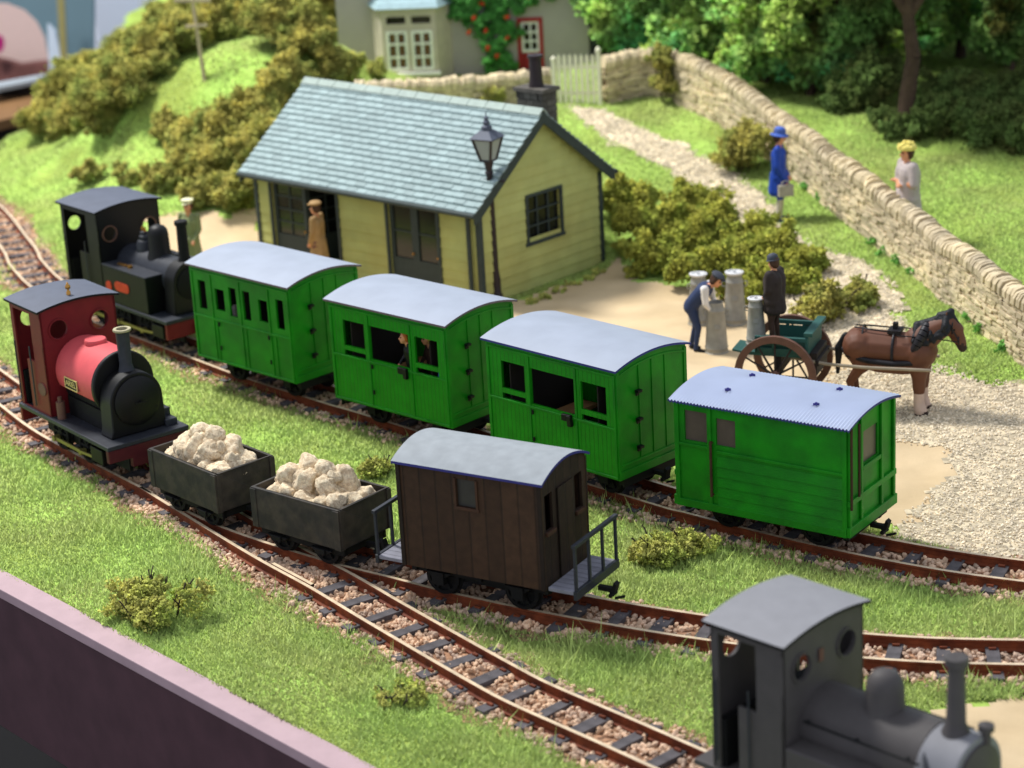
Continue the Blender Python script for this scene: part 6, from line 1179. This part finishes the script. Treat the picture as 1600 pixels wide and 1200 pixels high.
# climbing rose
a = ca; d_ = (cb - ca) / np.hypot(*(cb - ca)[:2]); zc = float(ca[2])
def cot(px, z, out=-.12): x = (px - 533) * pu; n = np.array([d_[1], -d_[0]]); q = ca[:2] + d_[:2] * x + n * (-out); return (q[0], q[1], z)
bl = [(725, 1.5, .3), (745, 1.75, .35), (760, 1.0, .35), (785, 1.4, .35), (778, .5, .36), (800, .9, .3), (765, 1.9, .35), (800, 1.8, .35), (835, 1.75, .28), (865, 1.85, .25), (795, .2, .3), (815, 1.5, .22), (748, 1.3, .25), (770, .1, .25), (788, 1.1, .3), (720, 1.95, .3)]
t = thing('climbing_rose', 'green climbing rose with red blooms trained between the bay window and the red door', 'climbing plant', cot(780, zc - .3))
o0 = np.array(t.location)
V, F = crumbs([tuple(np.array(cot(px, zc + z)) - o0) + (R,) for px, z, R in bl], 5200, .05, 71); arr_mesh('foliage', V, F, 'rose foliage', t)
for k, (px, z) in enumerate([(762, 1.72), (750, 1.35), (768, 1.05), (740, 1.02), (798, .85), (768, .62), (783, .42), (765, 2.0), (835, 1.82), (855, 1.9), (800, 1.35)]):
    V, F = crumbs([(0, 0, 0, .07)], 5000, .028, 90 + k); o = arr_mesh('bloom', V, F, 'rose bloom', t); o.location = Vector(cot(px, zc + z, -.38)) - t.location
# ------------------------------------------------------------------ trees beyond the wall
def tree(label, base, th_, tr, blobs, per, size, m, seed, group=None, limbs=4, bare=False):
    t = thing('tree', label, 'tree', base, 0, group); b = MB(); r = random.Random(seed); pts = [(0, 0, -.3)]; x = y = 0
    for k in range(5): x += r.uniform(-.12, .12); y += r.uniform(-.1, .1); pts.append((x, y, th_ * (k + 1) / 5))
    for k in range(5): b.cyl(pts[k], pts[k + 1], tr * (1.25 if k == 0 else 1) * (1 - k * .12), tr * (1 - (k + 1) * .12), n=14)
    b.build('trunk', 'bark', t, smooth=60)
    for sx_ in (-1, 1):
        if th_ > 3: q = MB(); p0 = Vector((pts[3][0], pts[3][1], th_ * .62)); q.tube([p0, p0 + Vector((sx_ * .35, 0, .55)), p0 + Vector((sx_ * .6, .1, 1.3)), p0 + Vector((sx_ * 1.0, .1, 2.2))], tr * .55, 10); q.build('limb', 'bark', t, smooth=60)
    for k in range(limbs):
        a = k * 2 * PI / limbs + r.uniform(-.4, .4); q = MB(); p0 = Vector(pts[-1]) - Vector((0, 0, r.uniform(0, .5))); p1 = p0 + Vector((math.cos(a) * .7, math.sin(a) * .7, .8)); p2 = p1 + Vector((math.cos(a) * .8, math.sin(a) * .8, 1.0)); q.cyl(p0, p1, tr * .42, tr * .28, n=8); q.cyl(p1, p2, tr * .28, tr * .12, n=8); q.build('limb', 'bark', t, smooth=60)
    V, F = crumbs(blobs, per * 1.25, size * .85, seed, lumps=16); arr_mesh('crown', V, F, m, t); return t
def crown(w, z0, z1, seed, k=16, R=(.55, .95), dep=None):
    r = np.random.default_rng(seed); return [(r.uniform(-w / 2, w / 2), r.uniform(-(dep or w) / 2, (dep or w) / 2), r.uniform(z0, z1), r.uniform(*R)) for _ in range(k)]
for i, (px, py, w_, z0, z1, m) in enumerate([(958, 92, 2.0, .4, 3.6, 'tree foliage'), (1040, 70, 2.4, .5, 4.0, 'tree foliage'), (1120, 100, 2.4, .5, 3.8, 'tree foliage'), (1195, 128, 2.2, .7, 4.0, 'tree foliage'), (1262, 148, 2.0, .6, 3.6, 'tree foliage'), (1345, 150, 2.2, .9, 4.0, 'dark tree foliage'), (1130, 40, 3.0, .8, 5.0, 'tree foliage'), (1250, 55, 3.0, 1.0, 5.0, 'tree foliage')]):
    tree(['bright green bushy tree rising behind the wall corner and gate', 'bushy mid green tree standing back in the copse'][i > 5 or m[0] == 'd'], atg(px, py), 1.4, .1, crown(w_, z0, z1, 700 + i, 15), 1500, .10, m, 720 + i, ['green trees behind the wall corner', 'trees in the copse'][i > 5 or m[0] == 'd'], 3)
tr_ = atg(1418, 205)
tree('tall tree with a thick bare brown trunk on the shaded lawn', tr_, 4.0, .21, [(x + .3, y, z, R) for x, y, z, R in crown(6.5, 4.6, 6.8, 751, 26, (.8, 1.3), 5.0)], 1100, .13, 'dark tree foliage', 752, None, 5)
for i, (px, py, w_, z0, z1) in enumerate([(1330, 95, 3.0, 1.0, 5.4), (1420, 70, 3.2, 1.0, 5.4), (1500, 90, 3.0, .8, 5.4), (1575, 110, 3.0, .7, 5.4), (1640, 150, 2.6, .6, 5.0), (1480, 30, 4.0, 1.0, 6.0), (1010, 20, 3.0, 1.0, 5.0)]):
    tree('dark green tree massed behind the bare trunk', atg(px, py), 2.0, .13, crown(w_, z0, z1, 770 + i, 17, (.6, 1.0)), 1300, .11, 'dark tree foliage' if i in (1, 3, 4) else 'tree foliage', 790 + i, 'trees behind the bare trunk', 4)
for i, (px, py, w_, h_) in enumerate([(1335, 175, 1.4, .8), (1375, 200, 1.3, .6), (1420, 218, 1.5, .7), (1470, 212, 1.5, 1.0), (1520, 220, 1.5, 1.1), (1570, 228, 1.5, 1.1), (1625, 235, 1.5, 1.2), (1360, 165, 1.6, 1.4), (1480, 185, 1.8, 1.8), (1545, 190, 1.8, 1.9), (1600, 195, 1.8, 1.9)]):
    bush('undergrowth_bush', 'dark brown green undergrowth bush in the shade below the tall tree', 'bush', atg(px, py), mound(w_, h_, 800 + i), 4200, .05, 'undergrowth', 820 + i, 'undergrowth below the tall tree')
for i, (px, py, w_) in enumerate([(1262, 296, .5), (1285, 314, .6), (1303, 330, .5), (1368, 384, .5), (1386, 399, .6), (1405, 414, .5), (1428, 430, .4), (1512, 502, .5), (1535, 520, .5), (1570, 548, .4)]): bush('weed_tuft', 'dark green weeds growing along the foot of the long stone wall', 'weeds', atg(px, py), mound(w_, .22, 900 + i, k=6), 5000, .03, 'wall weeds', 930 + i, 'weeds at the foot of the long wall')
# ------------------------------------------------------------------ camera, light, world
cd = bpy.data.cameras.new('camera'); cam = bpy.data.objects.new('camera', cd); C.objects.link(cam); bpy.context.scene.camera = cam
cd.sensor_width = 36; cd.lens = CF / 1600 * 36; cd.clip_end = 400; cd.clip_start = .5
cam.matrix_world = Matrix(((CRV[0], CUV[0], -_F[0], 0), (CRV[1], CUV[1], -_F[1], 0), (CRV[2], CUV[2], -_F[2], CH), (0, 0, 0, 1)))
cd.dof.use_dof = True; cd.dof.focus_distance = 30.5; cd.dof.aperture_fstop = .5
w = bpy.data.worlds.new('World'); bpy.context.scene.world = w; w.use_nodes = True
w.node_tree.nodes['Background'].inputs[0].default_value = (.80, .86, 1, 1); w.node_tree.nodes['Background'].inputs[1].default_value = .74
def lamp(pos, tgt, size, power, col):
    l = bpy.data.lights.new('exhibition_lamp', 'AREA'); l.shape = 'DISK'; l.size = size; l.energy = power; l.color = col
    o = bpy.data.objects.new('exhibition_lamp', l); C.objects.link(o); o.location = pos; o.rotation_euler = (Vector(tgt) - Vector(pos)).to_track_quat('-Z', 'Y').to_euler(); return o
dl = Vector((-.5, .42, 1.0)).normalized(); lamp(Vector((0, 34, 0)) + dl * 60, (0, 34, 0), 11.0, 46000, (1, .98, .94))
s = bpy.context.scene; s.view_settings.view_transform = 'Standard'; s.view_settings.look = 'None'; s.view_settings.gamma = 1; s.view_settings.use_curve_mapping = False; s.view_settings.exposure = .12
s.render.engine = 'CYCLES'
